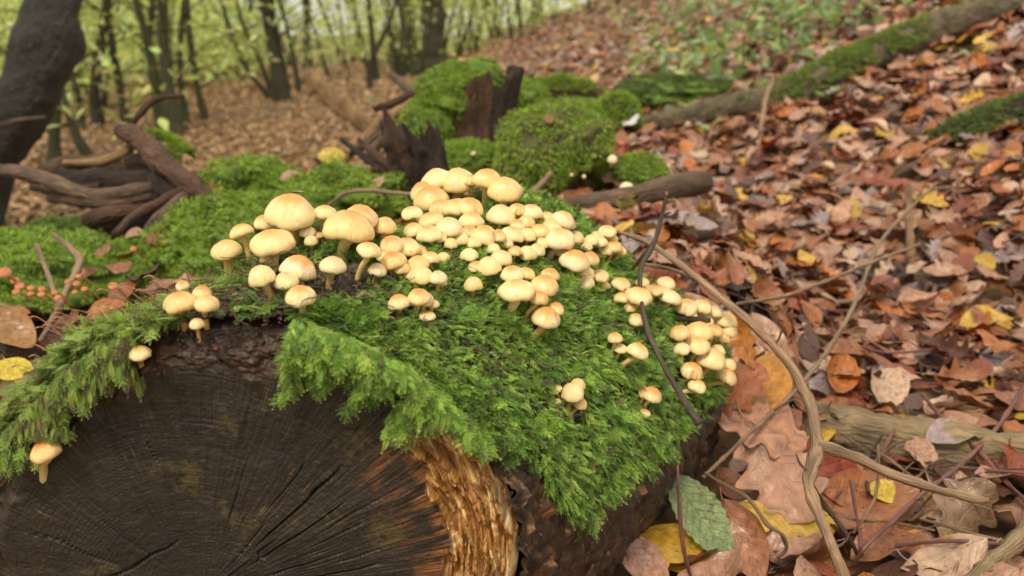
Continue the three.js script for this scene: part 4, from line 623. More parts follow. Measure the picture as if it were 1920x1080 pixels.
twig('twig', 'straight thin brown twig leaning across the leaf litter', M.twig, [[0.7078,0.2034,-1.3288,0.0024], [0.6729,0.1976,-1.2849,0.0023], [0.5128,0.164,-1.0847,0.0027], [0.409,0.1352,-0.9071,0.0023], [0.3464,0.1235,-0.8087,0.0023], [0.2831,0.1151,-0.7219,0.0021], [0.2073,0.106,-0.6348,0.0019], [0.1568,0.0982,-0.5797,0.0016]], [['side_branch', [[0.6729,0.1976,-1.2849,0.002], [0.7095,0.1987,-1.3063,0.0018], [0.7597,0.1947,-1.3365,0.0015]]], ['side_branch', [[0.2422,0.1116,-0.6734,0.0013], [0.2603,0.1233,-0.6719,0.0013], [0.2674,0.1194,-0.6601,0.001]]]]);
twig('stick', 'pale upright stick stub standing in the leaf litter', M.paleTwig, [[0.6732,0.1962,-1.3475,0.0054], [0.6714,0.1499,-1.3325,0.0068], [0.6741,0.0898,-1.313,0.0068], [0.6773,0.031,-1.3044,0.0064], [0.6822,-0.0113,-1.3011,0.0064]]);
twig('twig', 'thin red twig slanting up past the crossing twig', M.redTwig, [[0.5564,0.0974,-0.7897,0.002], [0.4852,0.0735,-0.7189,0.0021], [0.4393,0.0698,-0.6756,0.002], [0.4054,0.0696,-0.644,0.0022], [0.3548,0.0704,-0.6022,0.0021], [0.2996,0.0675,-0.5539,0.0019], [0.2751,0.0605,-0.5359,0.0017], [0.2718,0.0422,-0.5404,0.0015]], [['side_branch', [[0.4054,0.0696,-0.644,0.0017], [0.43,0.0721,-0.6343,0.0014], [0.4552,0.08,-0.6158,0.0012]]]]);
twig('twig', 'thin dark red twig crossing the slanting red twig', M.redTwig, [[0.4281,0.0855,-0.7648,0.002], [0.4358,0.0715,-0.7182,0.0021], [0.4429,0.0669,-0.6767,0.002], [0.4344,0.0693,-0.6228,0.0019], [0.4354,0.0674,-0.5907,0.0018], [0.4511,0.0503,-0.5641,0.0015]]);
twig('twig', 'thin straw-coloured upright twig among the red twigs', M.paleTwig, [[0.3186,0.1038,-0.6235,0.0012], [0.3146,0.0844,-0.6067,0.0014], [0.3068,0.0704,-0.5916,0.0014], [0.2943,0.062,-0.5784,0.0013], [0.2845,0.0485,-0.574,0.0013]]);
twig('twig', 'short thin mauve twig rising beside the wine red leaf', M.redTwig, [[0.2912,0.08,-0.6053,0.0014], [0.2901,0.0639,-0.5895,0.0014], [0.2855,0.0544,-0.5654,0.0013], [0.2829,0.044,-0.5515,0.0013]]);
twig('twig', 'mottled grey twig leaning under the main twig fork', M.darkTwig, [[0.2308,0.1142,-0.5533,0.0019], [0.2446,0.0943,-0.5468,0.0021], [0.2592,0.0756,-0.5408,0.0021], [0.2769,0.0483,-0.5424,0.0019]]);
twig('twig', 'kinked thin brown twig arching below the lobed propped leaf', M.twig, [[0.1585,0.1019,-0.5809,0.0013], [0.1725,0.0974,-0.5689,0.0013], [0.1883,0.0911,-0.5616,0.0015], [0.1971,0.0818,-0.5533,0.0015], [0.2038,0.0725,-0.5503,0.0017], [0.2157,0.0652,-0.5479,0.0015], [0.22,0.0512,-0.5486,0.0015], [0.2148,0.0416,-0.5507,0.0013]]);
twig('twig', 'thin purple twig hanging beside the fresh green leaf', M.redTwig, [[0.1275,0.1285,-0.5474,0.0012], [0.1275,0.096,-0.5264,0.0014], [0.1307,0.0709,-0.5182,0.0016], [0.1391,0.0432,-0.5197,0.0014]]);
twig('twig', 'reddish stick sweeping under the crumpled leaf', M.redTwig, [[0.3052,0.0386,-0.5288,0.0019], [0.3455,0.0502,-0.5378,0.0023], [0.3758,0.0559,-0.5449,0.0023], [0.4119,0.0563,-0.5555,0.0022]]);
twig('stick', 'thick mottled grey stick cutting the corner of the leaf litter', M.greyLog, [[0.3106,0.026,-0.4931,0.0056], [0.3484,0.0601,-0.5042,0.0064], [0.3744,0.0709,-0.5182,0.0065], [0.4374,0.0947,-0.5575,0.0064]]);
twig('twig', 'brown twig lying across the leaf litter behind the curved branch', M.twig, [[0.3481,0.053,-1.1538,0.0032], [0.4372,0.0499,-1.1528,0.0036], [0.5513,0.0496,-1.1737,0.0029]]);
twig('stick', 'pale bent stick lying in the litter beyond the upright dark twig', M.greyLog, [[0.2502,0.1426,-1.267,0.0069], [0.2654,0.1111,-1.2042,0.0075], [0.2946,0.0943,-1.1462,0.0072], [0.321,0.0854,-1.1222,0.0055]]);
twig('stick', 'short pale stick on the leaf litter near the grey round leaf', M.greyLog, [[0.5096,0.0596,-1.5555,0.0085], [0.5948,0.0711,-1.6223,0.0099], [0.6768,0.0695,-1.6639,0.0068]]);
twig('twig', 'thin upright stem rising before the leaning trunk', M.paleTwig, [[0.6828,0.3246,-2.1673,0.0063], [0.6556,0.2667,-2.1275,0.0069], [0.6325,0.1788,-2.0674,0.0061], [0.6059,0.0935,-2.0081,0.0047]]);
twig('twig', 'arched hairy twig behind the front tuft', M.twig, [[-0.2175,0.2494,-0.9337,0.0019], [-0.1975,0.2612,-0.9481,0.0025], [-0.172,0.2642,-0.949,0.0025], [-0.1465,0.2618,-0.9483,0.0025], [-0.1166,0.262,-0.9378,0.0022]]);
twig('stick', 'blunt brown stick poking up by the mossy hollow stump', M.twig, [[0.054,0.26,-1.0949,0.0036], [0.0365,0.242,-1.089,0.0047], [0.0182,0.2253,-1.0836,0.0051], [0,0.2107,-1.0789,0.0051]]);
twig('twig', 'dark reddish twig crossing the leaf litter by the grey stick log', M.redTwig, [[0.3577,0.0451,-0.8989,0.0029], [0.4119,0.0309,-0.8837,0.0029], [0.5043,0.0274,-0.9141,0.003], [0.6362,0.0093,-0.9293,0.0027]]);
twig('twig', 'short dark twig lying above the grey stick log', M.darkTwig, [[0.393,0.0243,-0.85,0.0037], [0.4332,0.0249,-0.8713,0.0035], [0.4747,0.0204,-0.8908,0.0026]]);
twig('twig', 'thin dark twig stub lying among the edge clump mushrooms', M.darkTwig, [[0.1403,0.2098,-0.658,0.0028], [0.1557,0.2115,-0.648,0.0027], [0.167,0.2141,-0.6384,0.0025]]);

{ // loose thin twigs scattered over the litter
  const r = rng(404);
  for (let i = 0; i < 46; i++) {
    const z = -0.55 - 1.9 * pow(r(), 1.4), x = lerp(0.3, -z * 0.68, r()), L = lerp(0.06, 0.22, r()), a = r() * 6.28, w = lerp(0.0007, 0.0022, r()), pts = []; if (inLog(x, z)) continue; let h = a, px = x, pz = z;
    for (let k = 0; k < 5; k++) { pts.push([px, ground(px, pz) + 0.04 + 0.012 * r(), pz, w * (1 - 0.12 * k)]); h += (r() - 0.5) * 0.5; px += cos(h) * L / 4; pz += sin(h) * L / 4; }
    const kind = floor(r() * 3), g = twig('loose_twig', ['thin wine-red twig lying loose on the leaf litter', 'thin dark brown twig lying loose on the leaf litter', 'thin straw-brown twig lying loose on the leaf litter'][kind], [M.redTwig, M.darkTwig, M.twig][kind], pts, r() < 0.4 ? [['side_branch', [pts[2], [pts[2][0] + 0.02, pts[2][1] + 0.012, pts[2][2] - 0.01, w * 0.7], [pts[2][0] + 0.04, pts[2][1] + 0.016, pts[2][2] - 0.015, w * 0.5]]]] : [], { seg: 6, step: 0.01 }); g.userData.group = ['loose wine-red twigs', 'loose dark twigs', 'loose straw-brown twigs'][kind];
  }
}

// ---------------------------------------------------------------- fallen logs
function fallen(name, label, m, pts, o = {}, moss) {
  const p0 = pts[0].slice(0, 3), g = thing(name, label, 'log', p0), geo = tube(rel(pts, p0), { seg: 26, step: 0.02, rough: 0.22, lumps: 18, seed: 3, ...o }); part(g, 'wood', geo, m); if (moss) mossOn(g, geo, moss); return g;
}
fallen('fallen_log', 'grey barked stick log lying behind the forked twig', M.greyLog, [[0.3146,0.048,-0.7724,0.0239], [0.359,0.0437,-0.7567,0.0275], [0.4104,0.0455,-0.7242,0.0281], [0.4568,0.0507,-0.7023,0.0273], [0.5106,0.0529,-0.6801,0.0255], [0.5639,0.0527,-0.6688,0.0252]], { step: 0.008, lumps: 40, rough: 0.26 });
fallen('fallen_log', 'rotten brown log beneath the grey barked log', M.rotWood, [[0.3344,-0.0163,-0.7317,0.0167], [0.4125,-0.0243,-0.7291,0.0251], [0.4961,-0.0322,-0.7265,0.0307], [0.622,-0.0491,-0.7421,0.0314]], { step: 0.012 });
fallen('fallen_log', 'long fallen trunk with green moss band slanting up the bank', M.diagLog, [[0.3729,0.1631,-2.454,0.0273], [0.4992,0.1953,-2.3892,0.0343], [0.6371,0.2288,-2.3903,0.0388], [0.748,0.2584,-2.3082,0.0434], [0.903,0.3217,-2.343,0.0467], [1.0573,0.3776,-2.4044,0.0475], [1.2202,0.4388,-2.4438,0.0479], [1.3637,0.4913,-2.4414,0.046], [1.623,0.5704,-2.5359,0.0441]], {}, { count: 12000, size: [0.006, 0.013], seed: 12, accept: (p, n, r) => n.y > 0.05 && r() < ss(0.3, 0.5, p.x) * ss(0.85, 0.7, p.x) + 0.05, greens: [[0.24, 0.33, 0.05], [0.3, 0.38, 0.06], [0.19, 0.27, 0.04]] });
fallen('fallen_branch', 'smooth brown branch lying behind the dense mushroom cluster', M.brownLog, [[0.0324,0.1808,-1.1953,0.0146], [0.0971,0.1916,-1.1988,0.0162], [0.1619,0.1977,-1.2008,0.0186], [0.2304,0.2108,-1.2261,0.0206], [0.3075,0.216,-1.2698,0.0187]], {});
fallen('fallen_branch', 'dark wine-brown branch beneath the smooth brown branch', M.rotWood, [[0.0382,0.1781,-1.1208,0.013], [0.1059,0.1826,-1.1118,0.0159], [0.1709,0.1746,-1.0881,0.0149], [0.219,0.176,-1.0676,0.0109], [0.2774,0.1795,-1.0687,0.0066]], {});
fallen('fallen_branch', 'bent root with yellow lichen below the smooth brown branch', M.brownLog, [[0.1632,0.2145,-1.1432,0.0077], [0.1702,0.1999,-1.1174,0.0083], [0.1895,0.1887,-1.0927,0.0082], [0.219,0.1851,-1.0705,0.0058]], {}, { count: 260, size: [0.004, 0.007], seed: 31, greens: [[0.4, 0.33, 0.02], [0.33, 0.27, 0.02]], accept: (p) => p.x < 0.02 });
fallen('mossy_log', 'low moss-clad log end lying in the litter of the bank', M.darkWood, [[0.9464,0.2073,-1.8315,0.0133], [0.9947,0.2308,-1.8051,0.0284], [1.0668,0.2586,-1.7955,0.0363], [1.1561,0.28,-1.7766,0.0405], [1.2451,0.2983,-1.7607,0.0411]], {}, { count: 4420, size: [0.006, 0.012], seed: 14, accept: (p, n, r) => n.y > -0.3 && r() < 0.85, greens: [[0.14, 0.2, 0.035], [0.18, 0.27, 0.04], [0.11, 0.16, 0.03], [0.22, 0.34, 0.04]] });
fallen('splintered_log', 'tan splintered log sloping down beyond the moss', M.tanWood, [[-0.6642,0.3062,-2.6871,0.0259], [-0.569,0.265,-2.516,0.0341], [-0.4731,0.2255,-2.3454,0.0336], [-0.3709,0.1859,-2.1748,0.0257]], { squash: 0.6, rough: 0.4 });
fallen('splintered_log', 'thin brown branch sloping beside the jagged mossy stump', M.brownLog, [[-0.3882,0.3029,-2.686,0.0121], [-0.3026,0.2657,-2.4636,0.0127], [-0.2263,0.2353,-2.2434,0.0102]], {});

// ---------------------------------------------------------------- mossy stumps and root mounds
function blobGeo(rx, ry, rz, { seed = 1, rough = 0.25, lumps = 2.2, pit, peak, square = 1 } = {}) {
  return gridGeo(64, 40, (u, v) => {
    const th = u * 2 * PI, la = (v - 0.5) * PI, d = [cos(la) * cos(th), sin(la), cos(la) * sin(th)]; const e = square; d.forEach((q, i) => { d[i] = Math.sign(q) * pow(abs(q), e); }); let k = 1 + rough * fbm(d[0] * lumps + seed * 5, d[1] * lumps, d[2] * lumps, 4) * 1.6;
    if (pit) { const a = Math.acos(clamp((d[0] * pit[0] + d[1] * pit[1] + d[2] * pit[2]) / hypot(pit[0], pit[1], pit[2]), -1, 1)); k *= 1 - pit[4] * (1 - ss(pit[3] * 0.75, pit[3], a)); }
    if (peak) k *= 1 + peak[3] * exp(-(((d[0] - peak[0]) ** 2 + (d[1] - peak[1]) ** 2 + (d[2] - peak[2]) ** 2) / 0.18));
    return [-d[0] * rx * k, d[1] * ry * k, d[2] * rz * k, u, v * 0.5].map((q, i) => (i === 0 ? -q : q));
  }, true);
}
function flipped(g) { const I = g.index.array; for (let i = 0; i < I.length; i += 3) { const a = I[i]; I[i] = I[i + 1]; I[i + 1] = a; } g.computeVertexNormals(); return g; }
function mound(name, label, category, pos, r, o, moss, m = category === 'moss' ? M.mossBase : M.darkWood) { const g = thing(name, label, category, pos), geo = flipped(blobGeo(...r, o)); part(g, category === 'moss' ? 'cushion' : 'wood', geo, m); mossOn(g, geo, { accept: (p, n) => n.y > -0.5, ...moss }); return g; }
// jagged broken stump: uneven ring of standing splinters
function stumpGeo(r, h, { seed = 1, jag = 0.5, lean = [0, 0] } = {}) {
  return flipped(gridGeo(56, 22, (u, v) => {
    const th = u * 2 * PI, c = cos(th), s = sin(th), top = h * (1 - jag * 0.5 + jag * (fbm(c * 1.4 + seed * 3, s * 1.4, seed, 2) * 1.4 + 0.45 * noise(c * 6, s * 6, seed))), inner = v > 0.72, q = inner ? (v - 0.72) / 0.28 : v / 0.72;
    const y = inner ? top * (1 - 0.75 * q) : top * q, k = inner ? r * (0.86 - 0.86 * q * q) : r * (1.25 - 0.35 * ss(0, 0.5, q)) * (1 + 0.14 * fbm(c * 5, s * 5, y * 6 + seed, 3) * 2);
    return [c * k + lean[0] * y, y, s * k + lean[1] * y, u * 6.28 * r, y];
  }, true));
}
{
  mound('mossy_stump', 'domed moss-covered stump with a dark hollow under one side', 'stump', [0.0722,0.2254,-1.357], [0.094, 0.098, 0.09], { seed: 3, rough: 0.22, lumps: 2.6, square: 0.72, pit: [0.62, -0.52, 0.62, 0.62, 0.55] }, { count: 15300, seed: 3, droop: 0.9, accept: (p, n, r) => { const a = Math.acos(clamp((p.x * 0.62 - p.y * 0.52 + p.z * 0.62) / (hypot(p.x, p.y, p.z) * 1.02), -1, 1)); return a > 0.6 + 0.1 * noise(p.x * 60, p.y * 60, p.z * 60); } }, mat([0.085, 0.08, 0.03], { roughness: 1 }));
  const s = thing('mossy_stump', 'tall jagged broken stump with moss on its sloping top', 'stump', [-0.086,0.1948,-1.6204]), sg = stumpGeo(0.08, 0.19, { seed: 5, jag: 0.6, lean: [0.12, 0] }); part(s, 'wood', sg, M.rotWood);
  const cap = flipped(blobGeo(0.085, 0.055, 0.07, { seed: 9, rough: 0.3, peak: [0.5, 0.6, 0, 0.5] })); cap.translate(-0.015, 0.125, 0.0); part(s, 'moss_cushion', cap, M.mossBase); mossOn(s, cap, { count: 7140, seed: 15, droop: 0.8, accept: (p, n) => n.y > -0.6 && !(p.x > 0.03 && p.y < 0.13) });
  const sl = flipped(blobGeo(0.06, 0.06, 0.06, { seed: 12, rough: 0.3 })); sl.translate(-0.07, 0.065, 0.02); part(s, 'moss_cushion', sl, M.mossBase); mossOn(s, sl, { count: 4420, seed: 16, droop: 0.8, accept: (p, n) => n.y > -0.7 });
  const wall = flipped(gridGeo(30, 12, (u, v) => { const th = u * 2 * PI, h = 0.135 * (1 + 0.38 * cos(th - 0.3) + 0.2 * noise(cos(th) * 5, sin(th) * 5, 3)), q = min(1, v * 1.3), k = v > 0.8 ? (1 - v) * 5 : 1; return [0.04 + 0.034 * cos(th) * k + 0.2 * h * q, h * q, 0.045 + 0.026 * sin(th) * k, u * 0.2, q * h]; }, true)); part(s, 'splinter', wall, M.darkWood);
  const d = thing('broken_stump', 'dark splintered stump piece standing behind the dense mushroom cluster', 'stump', [-0.1359,0.1902,-1.2614]); part(d, 'wood', stumpGeo(0.05, 0.14, { seed: 8, jag: 0.75, lean: [-0.18, 0] }), M.darkWood);
  part(d, 'splinter', tube([[-0.02, 0.02, 0.02, 0.026], [-0.04, 0.08, 0.02, 0.02], [-0.058, 0.142, 0.02, 0.004]], { seg: 10, step: 0.006, rough: 0.5, lumps: 40 }), M.rotWood); part(d, 'splinter', tube([[0.05, 0, 0.03, 0.02], [0.01, 0.06, 0.03, 0.018], [-0.03, 0.12, 0.03, 0.004]], { seg: 10, step: 0.006, rough: 0.5, lumps: 40 }), M.darkWood);
  const w = thing('mossy_log', 'short log with moss roof and brown crumbling underside behind the stumps', 'log', [0.1326,0.301,-1.8968]), wg = tube([[-0.075, 0, 0, 0.035], [0.0, 0.0, 0, 0.037], [0.09, -0.02, 0, 0.022]], { seg: 24, step: 0.008, rough: 0.3, lumps: 24 }); part(w, 'wood', wg, M.rotWood); mossOn(w, wg, { count: 2890, seed: 18, accept: (p, n) => n.y > 0.25 });
  mound('mossy_stump', 'round moss-covered knob with a pale bracket beside the leaning trunk', 'stump', [0.2276,0.2604,-1.7785], [0.05, 0.052, 0.05], { seed: 21, rough: 0.14 }, { count: 4080, seed: 21, accept: (p, n) => n.y > -0.4 && !(p.x > 0.005 && p.y < -0.01 && p.z > 0) });
  mound('moss_cushion', 'low moss cushion between the hollow stump and the smooth branch', 'moss', [0.2132,0.2134,-1.3426], [0.046, 0.03, 0.04], { seed: 22, rough: 0.3 }, { count: 2550, seed: 22, size: [0.005, 0.009] });
  mound('moss_cushion', 'mossy hummock between the jagged stump and the short mossy log', 'moss', [0.0299,0.297,-1.8429], [0.05, 0.04, 0.05], { seed: 23 }, { count: 2550, seed: 23 });
  mound('moss_cushion', 'mossy hummock in front of the round moss knob', 'moss', [0.1484,0.2745,-1.7515], [0.05, 0.026, 0.04], { seed: 24 }, { count: 2210, seed: 24 });
  mound('moss_cushion', 'mossy foot of the jagged stump beside the hollow stump', 'moss', [-0.077,0.217,-1.4489], [0.065, 0.035, 0.05], { seed: 25 }, { count: 3740, seed: 25 });
  mound('moss_cushion', 'green moss ridge beyond the front tuft', 'moss', [-0.4227,0.2025,-1.2865], [0.075, 0.04, 0.06], { seed: 26, rough: 0.6 }, { count: 6120, seed: 26 });
  mound('moss_cushion', 'green moss pad under the butter yellow leaf', 'moss', [-0.2591,0.1977,-1.2008], [0.085, 0.048, 0.06], { seed: 27, rough: 0.6 }, { count: 6460, seed: 27 });
  mound('moss_cushion', 'long moss bank behind the outer shoulder of the log', 'moss', [-0.3452,0.185,-0.9864], [0.1, 0.055, 0.07], { seed: 28, rough: 0.5, peak: [0.6, 0.5, 0, 0.35] }, { count: 9520, seed: 28 });
  mound('moss_cushion', 'small round moss pad beside the stacked roots', 'moss', [-0.6656,0.1487,-1.1428], [0.05, 0.03, 0.05], { seed: 29 }, { count: 2890, seed: 29, greens: [[0.12, 0.2, 0.025], [0.15, 0.24, 0.03]] });
  mound('moss_cushion', 'low mossy bank with orange fungi', 'moss', [-0.6092,0.1348,-0.9701], [0.2, 0.062, 0.085], { seed: 30, rough: 0.5 }, { count: 16150, seed: 30 });
  mound('moss_cushion', 'moss patch beneath the long fallen trunk', 'moss', [0.5912,0.2376,-2.7699], [0.22, 0.05, 0.2], { seed: 33, rough: 0.4 }, { count: 3740, seed: 33, size: [0.012, 0.022], greens: [[0.1, 0.16, 0.03], [0.13, 0.2, 0.03], [0.16, 0.17, 0.04]], accept: (p, n, r) => n.y > 0 && r() < 0.7 });
  // uprooted root tangle
  const o = [-0.5557,0.1742,-1.2247], g = thing('uprooted_roots', 'tangle of brown uprooted roots with mossy top', 'tree root', o);
  const root = (pts, m, q = {}) => { const geo = tube(rel(pts, o), { seg: 16, step: 0.012, rough: 0.35, lumps: 28, ...q }); part(g, 'root', geo, m); return geo; };
  const big = root([[-0.6584,0.2842,-1.3656,0.0116], [-0.6114,0.2737,-1.3306,0.0175], [-0.5606,0.2483,-1.2803,0.0187], [-0.5019,0.2233,-1.2302,0.0156], [-0.4316,0.1943,-1.1787,0.0096]], M.rotWood);
  mossOn(g, flippedCopy([[-0.6153,0.2744,-1.3519,0.0116], [-0.578,0.2626,-1.3481,0.0151], [-0.5366,0.2438,-1.3314,0.0115]], o), { count: 2550, seed: 35, accept: (p, n) => n.y > -0.2 });
  root([[-0.8454,0.2304,-1.2956,0.0095], [-0.7729,0.2281,-1.2738,0.011], [-0.7107,0.2157,-1.2487,0.0117], [-0.65,0.203,-1.2236,0.0115], [-0.6007,0.2061,-1.2246,0.0115], [-0.5599,0.212,-1.237,0.0091]], M.brownLog); root([[-0.8407,0.2029,-1.3918,0.0139], [-0.7618,0.2135,-1.3952,0.0242], [-0.6685,0.2195,-1.3761,0.0256], [-0.5956,0.2203,-1.3553,0.0199]], M.rotWood); root([[-0.7581,0.2057,-1.3506,0.0162], [-0.6808,0.2049,-1.3398,0.0197], [-0.5958,0.2051,-1.3294,0.0178]], M.darkWood);
  root([[-0.637,0.1738,-1.172,0.0111], [-0.6052,0.1837,-1.1752,0.0111], [-0.5667,0.1846,-1.1966,0.0105], [-0.5309,0.1899,-1.2298,0.0091]], M.rotWood); root([[-0.5273,0.1721,-1.1294,0.0062], [-0.5168,0.1837,-1.1542,0.0086], [-0.5019,0.2,-1.2016,0.0097], [-0.4933,0.2117,-1.2474,0.0067]], M.brownLog); root([[-0.5693,0.2206,-1.2924,0.0216], [-0.5351,0.1918,-1.262,0.0255], [-0.4811,0.1742,-1.2247,0.0207]], M.darkWood); root([[-0.6815,0.1303,-1.263,0.0259], [-0.6131,0.1421,-1.2879,0.0394], [-0.509,0.1467,-1.2684,0.0302]], M.darkWood);
  root([[-0.7347,0.1902,-1.2614,0.0068], [-0.6583,0.192,-1.22,0.0082], [-0.5991,0.1931,-1.1993,0.0073], [-0.5464,0.2054,-1.2033,0.0049]], M.rotWood); root([[-0.4977,0.2176,-1.2388,0.0058], [-0.51,0.21,-1.2048,0.0073], [-0.5335,0.1973,-1.1797,0.008], [-0.5551,0.183,-1.1434,0.007], [-0.5636,0.1697,-1.1076,0.0053]], M.rotWood); root([[-0.6455,0.2618,-1.3794,0.0091], [-0.6633,0.2426,-1.3626,0.0099], [-0.7039,0.2323,-1.3593,0.0081], [-0.7636,0.229,-1.3687,0.0055]], M.tanWood); root([[-0.4799,0.2063,-1.2667,0.0042], [-0.4838,0.1936,-1.2205,0.0058], [-0.4897,0.1791,-1.1737,0.0064], [-0.4891,0.1652,-1.1377,0.0054]], M.brownLog); root([[-0.8003,0.1949,-1.3261,0.0053], [-0.7358,0.192,-1.3041,0.007], [-0.6788,0.2004,-1.3068,0.0061]], M.rotWood);
  root([[-0.6453,0.2271,-1.3576,0.0135], [-0.5958,0.2389,-1.3404,0.0151], [-0.5518,0.2254,-1.3149,0.0114]], M.darkWood);
  root([[-0.657,0.2786,-1.3743,0.0063], [-0.6299,0.3087,-1.3841,0.0059], [-0.6064,0.3319,-1.3916,0.0054], [-0.5848,0.337,-1.3933,0.0045], [-0.555,0.3387,-1.3938,0.0036]], M.rotWood, { seg: 10 }); root([[-0.9655,0.2724,-1.5195,0.005], [-0.9157,0.2847,-1.5235,0.0045], [-0.8709,0.2894,-1.525,0.0035]], M.brownLog, { seg: 8 });
  const o2 = [-0.2588,0.1853,-1.4912], g2 = thing('exposed_roots', 'brown weathered roots fanning out beside the dark splintered stump', 'tree root', o2), rt = (pts, m) => part(g2, 'root', tube(rel(pts, o2), { seg: 12, step: 0.012, rough: 0.4, lumps: 30, squash: 0.7 }), m);
  rt([[-0.1916,0.3068,-1.7935,0.0093], [-0.2256,0.2841,-1.7336,0.0147], [-0.2687,0.2561,-1.6404,0.0161], [-0.2983,0.2302,-1.5584,0.0113], [-0.3086,0.2137,-1.5004,0.007]], M.tanWood); rt([[-0.2123,0.2736,-1.625,0.0117], [-0.252,0.243,-1.5625,0.0144], [-0.2687,0.2137,-1.5004,0.0119]], M.brownLog); rt([[-0.204,0.2705,-1.5189,0.0129], [-0.2165,0.2307,-1.4534,0.0144], [-0.223,0.2029,-1.3918,0.0121]], M.rotWood); rt([[-0.3185,0.2496,-1.5121,0.005], [-0.2544,0.2263,-1.4204,0.0075], [-0.1926,0.199,-1.3379,0.0081], [-0.1553,0.1861,-1.2812,0.006]], M.darkWood); rt([[-0.3344,0.2029,-1.3918,0.0046], [-0.2687,0.2075,-1.3407,0.0072], [-0.1984,0.2124,-1.2897,0.0078], [-0.1444,0.2079,-1.2672,0.0059]], M.brownLog); rt([[-0.3486,0.2263,-1.4204,0.0038], [-0.3023,0.2254,-1.357,0.0063], [-0.2558,0.2237,-1.3144,0.007], [-0.2139,0.2304,-1.2956,0.0043]], M.rotWood); rt([[-0.279,0.255,-1.4718,0.0058], [-0.2369,0.2365,-1.4027,0.0084], [-0.1953,0.222,-1.3454,0.009], [-0.1639,0.2083,-1.2884,0.006]], M.rotWood); rt([[-0.276,0.2083,-1.2884,0.0043], [-0.2275,0.2082,-1.2568,0.0067], [-0.1794,0.2061,-1.2246,0.0074], [-0.1338,0.1943,-1.1787,0.0056]], M.darkWood); rt([[-0.2534,0.2775,-1.6894,0.0088], [-0.2195,0.2416,-1.5726,0.0114], [-0.1905,0.217,-1.4489,0.0106]], M.tanWood); rt([[-0.2995,0.2262,-1.4834,0.0049], [-0.2723,0.2412,-1.5304,0.0091], [-0.2402,0.2574,-1.5777,0.0083]], M.brownLog); rt([[-0.3238,0.2,-1.2016,0.0024], [-0.2867,0.2064,-1.1826,0.004], [-0.2407,0.2036,-1.1502,0.0039]], M.rotWood);
  rt([[-0.3106,0.2743,-1.8355,0.0084], [-0.2568,0.2914,-1.8411,0.0107], [-0.2087,0.3161,-1.9017,0.0074]], M.rotWood);
}
function flippedCopy(pts, o) { return tube(rel(pts, o), { seg: 14, step: 0.012 }); }
twig('twig', 'forked dead twig leaning on the low mossy bank', M.twig, [[-0.5421,0.2164,-0.923,0.0025], [-0.4927,0.2128,-0.8692,0.0033], [-0.473,0.2058,-0.846,0.0047], [-0.471,0.1847,-0.8075,0.0034], [-0.4709,0.1673,-0.7809,0.0033], [-0.4816,0.1449,-0.7631,0.003]], [['side_branch', [[-0.5505,0.2096,-0.8997,0.0028], [-0.5226,0.1946,-0.8633,0.0027], [-0.5034,0.1808,-0.8378,0.0029], [-0.4777,0.1702,-0.7976,0.0025]]]]);
twig('stick', 'rotten dark wood piece at the foot of the low mossy bank', M.rotWood, [[-0.5753,0.1605,-0.7997,0.0141], [-0.5351,0.148,-0.7851,0.0156], [-0.5039,0.1359,-0.7707,0.0138], [-0.4788,0.1345,-0.7597,0.0071]], [], { rough: 0.4, lumps: 30, seg: 14 });

{ // fallen leaves caught on the mossy bank and cushions
  const r = rng(88);
  for (const [p, w] of [[[-0.5853,0.1905,-0.9461], 0], [[-0.4748,0.1861,-0.8606], 0], [[-0.4487,0.1889,-0.8825], 0], [[-0.5307,0.1571,-0.8091], 0], [[-0.5007,0.1905,-0.9461], 0], [[-0.4682,0.1586,-0.7886], 0], [[-0.4135,0.1759,-0.7731], 0], [[-0.4912,0.1918,-1.0201], 0], [[-0.438,0.1946,-0.9685], 0], [[-0.3185,0.2216,-1.1875], 1], [[-0.3442,0.2294,-1.2426], 1], [[-0.2036,0.2306,-1.1694], 1], [[-0.3869,0.2142,-1.08], 1], [[0.059,0.3124,-1.2907], 2], [[-0.4567,0.2116,-1.2263], 1]]) { const t = pick(r, [1, 2, 5, 0]), o = leaf('beech_leaf', ['brown leaf caught in moss of the low bank', 'brown leaf caught on the moss beyond the front tuft', 'brown leaf resting on top of the domed mossy stump'][w], pick(r, BEECH), TONE_MATS[t][0], p, lerp(0.025, 0.042, r()), [(r() - 0.5) * 0.6, 0.9, 0.5], r() * 360); o.userData.group = ['leaves caught on the low bank', 'leaves caught on the moss', 'leaf on the domed stump'][w]; }
}

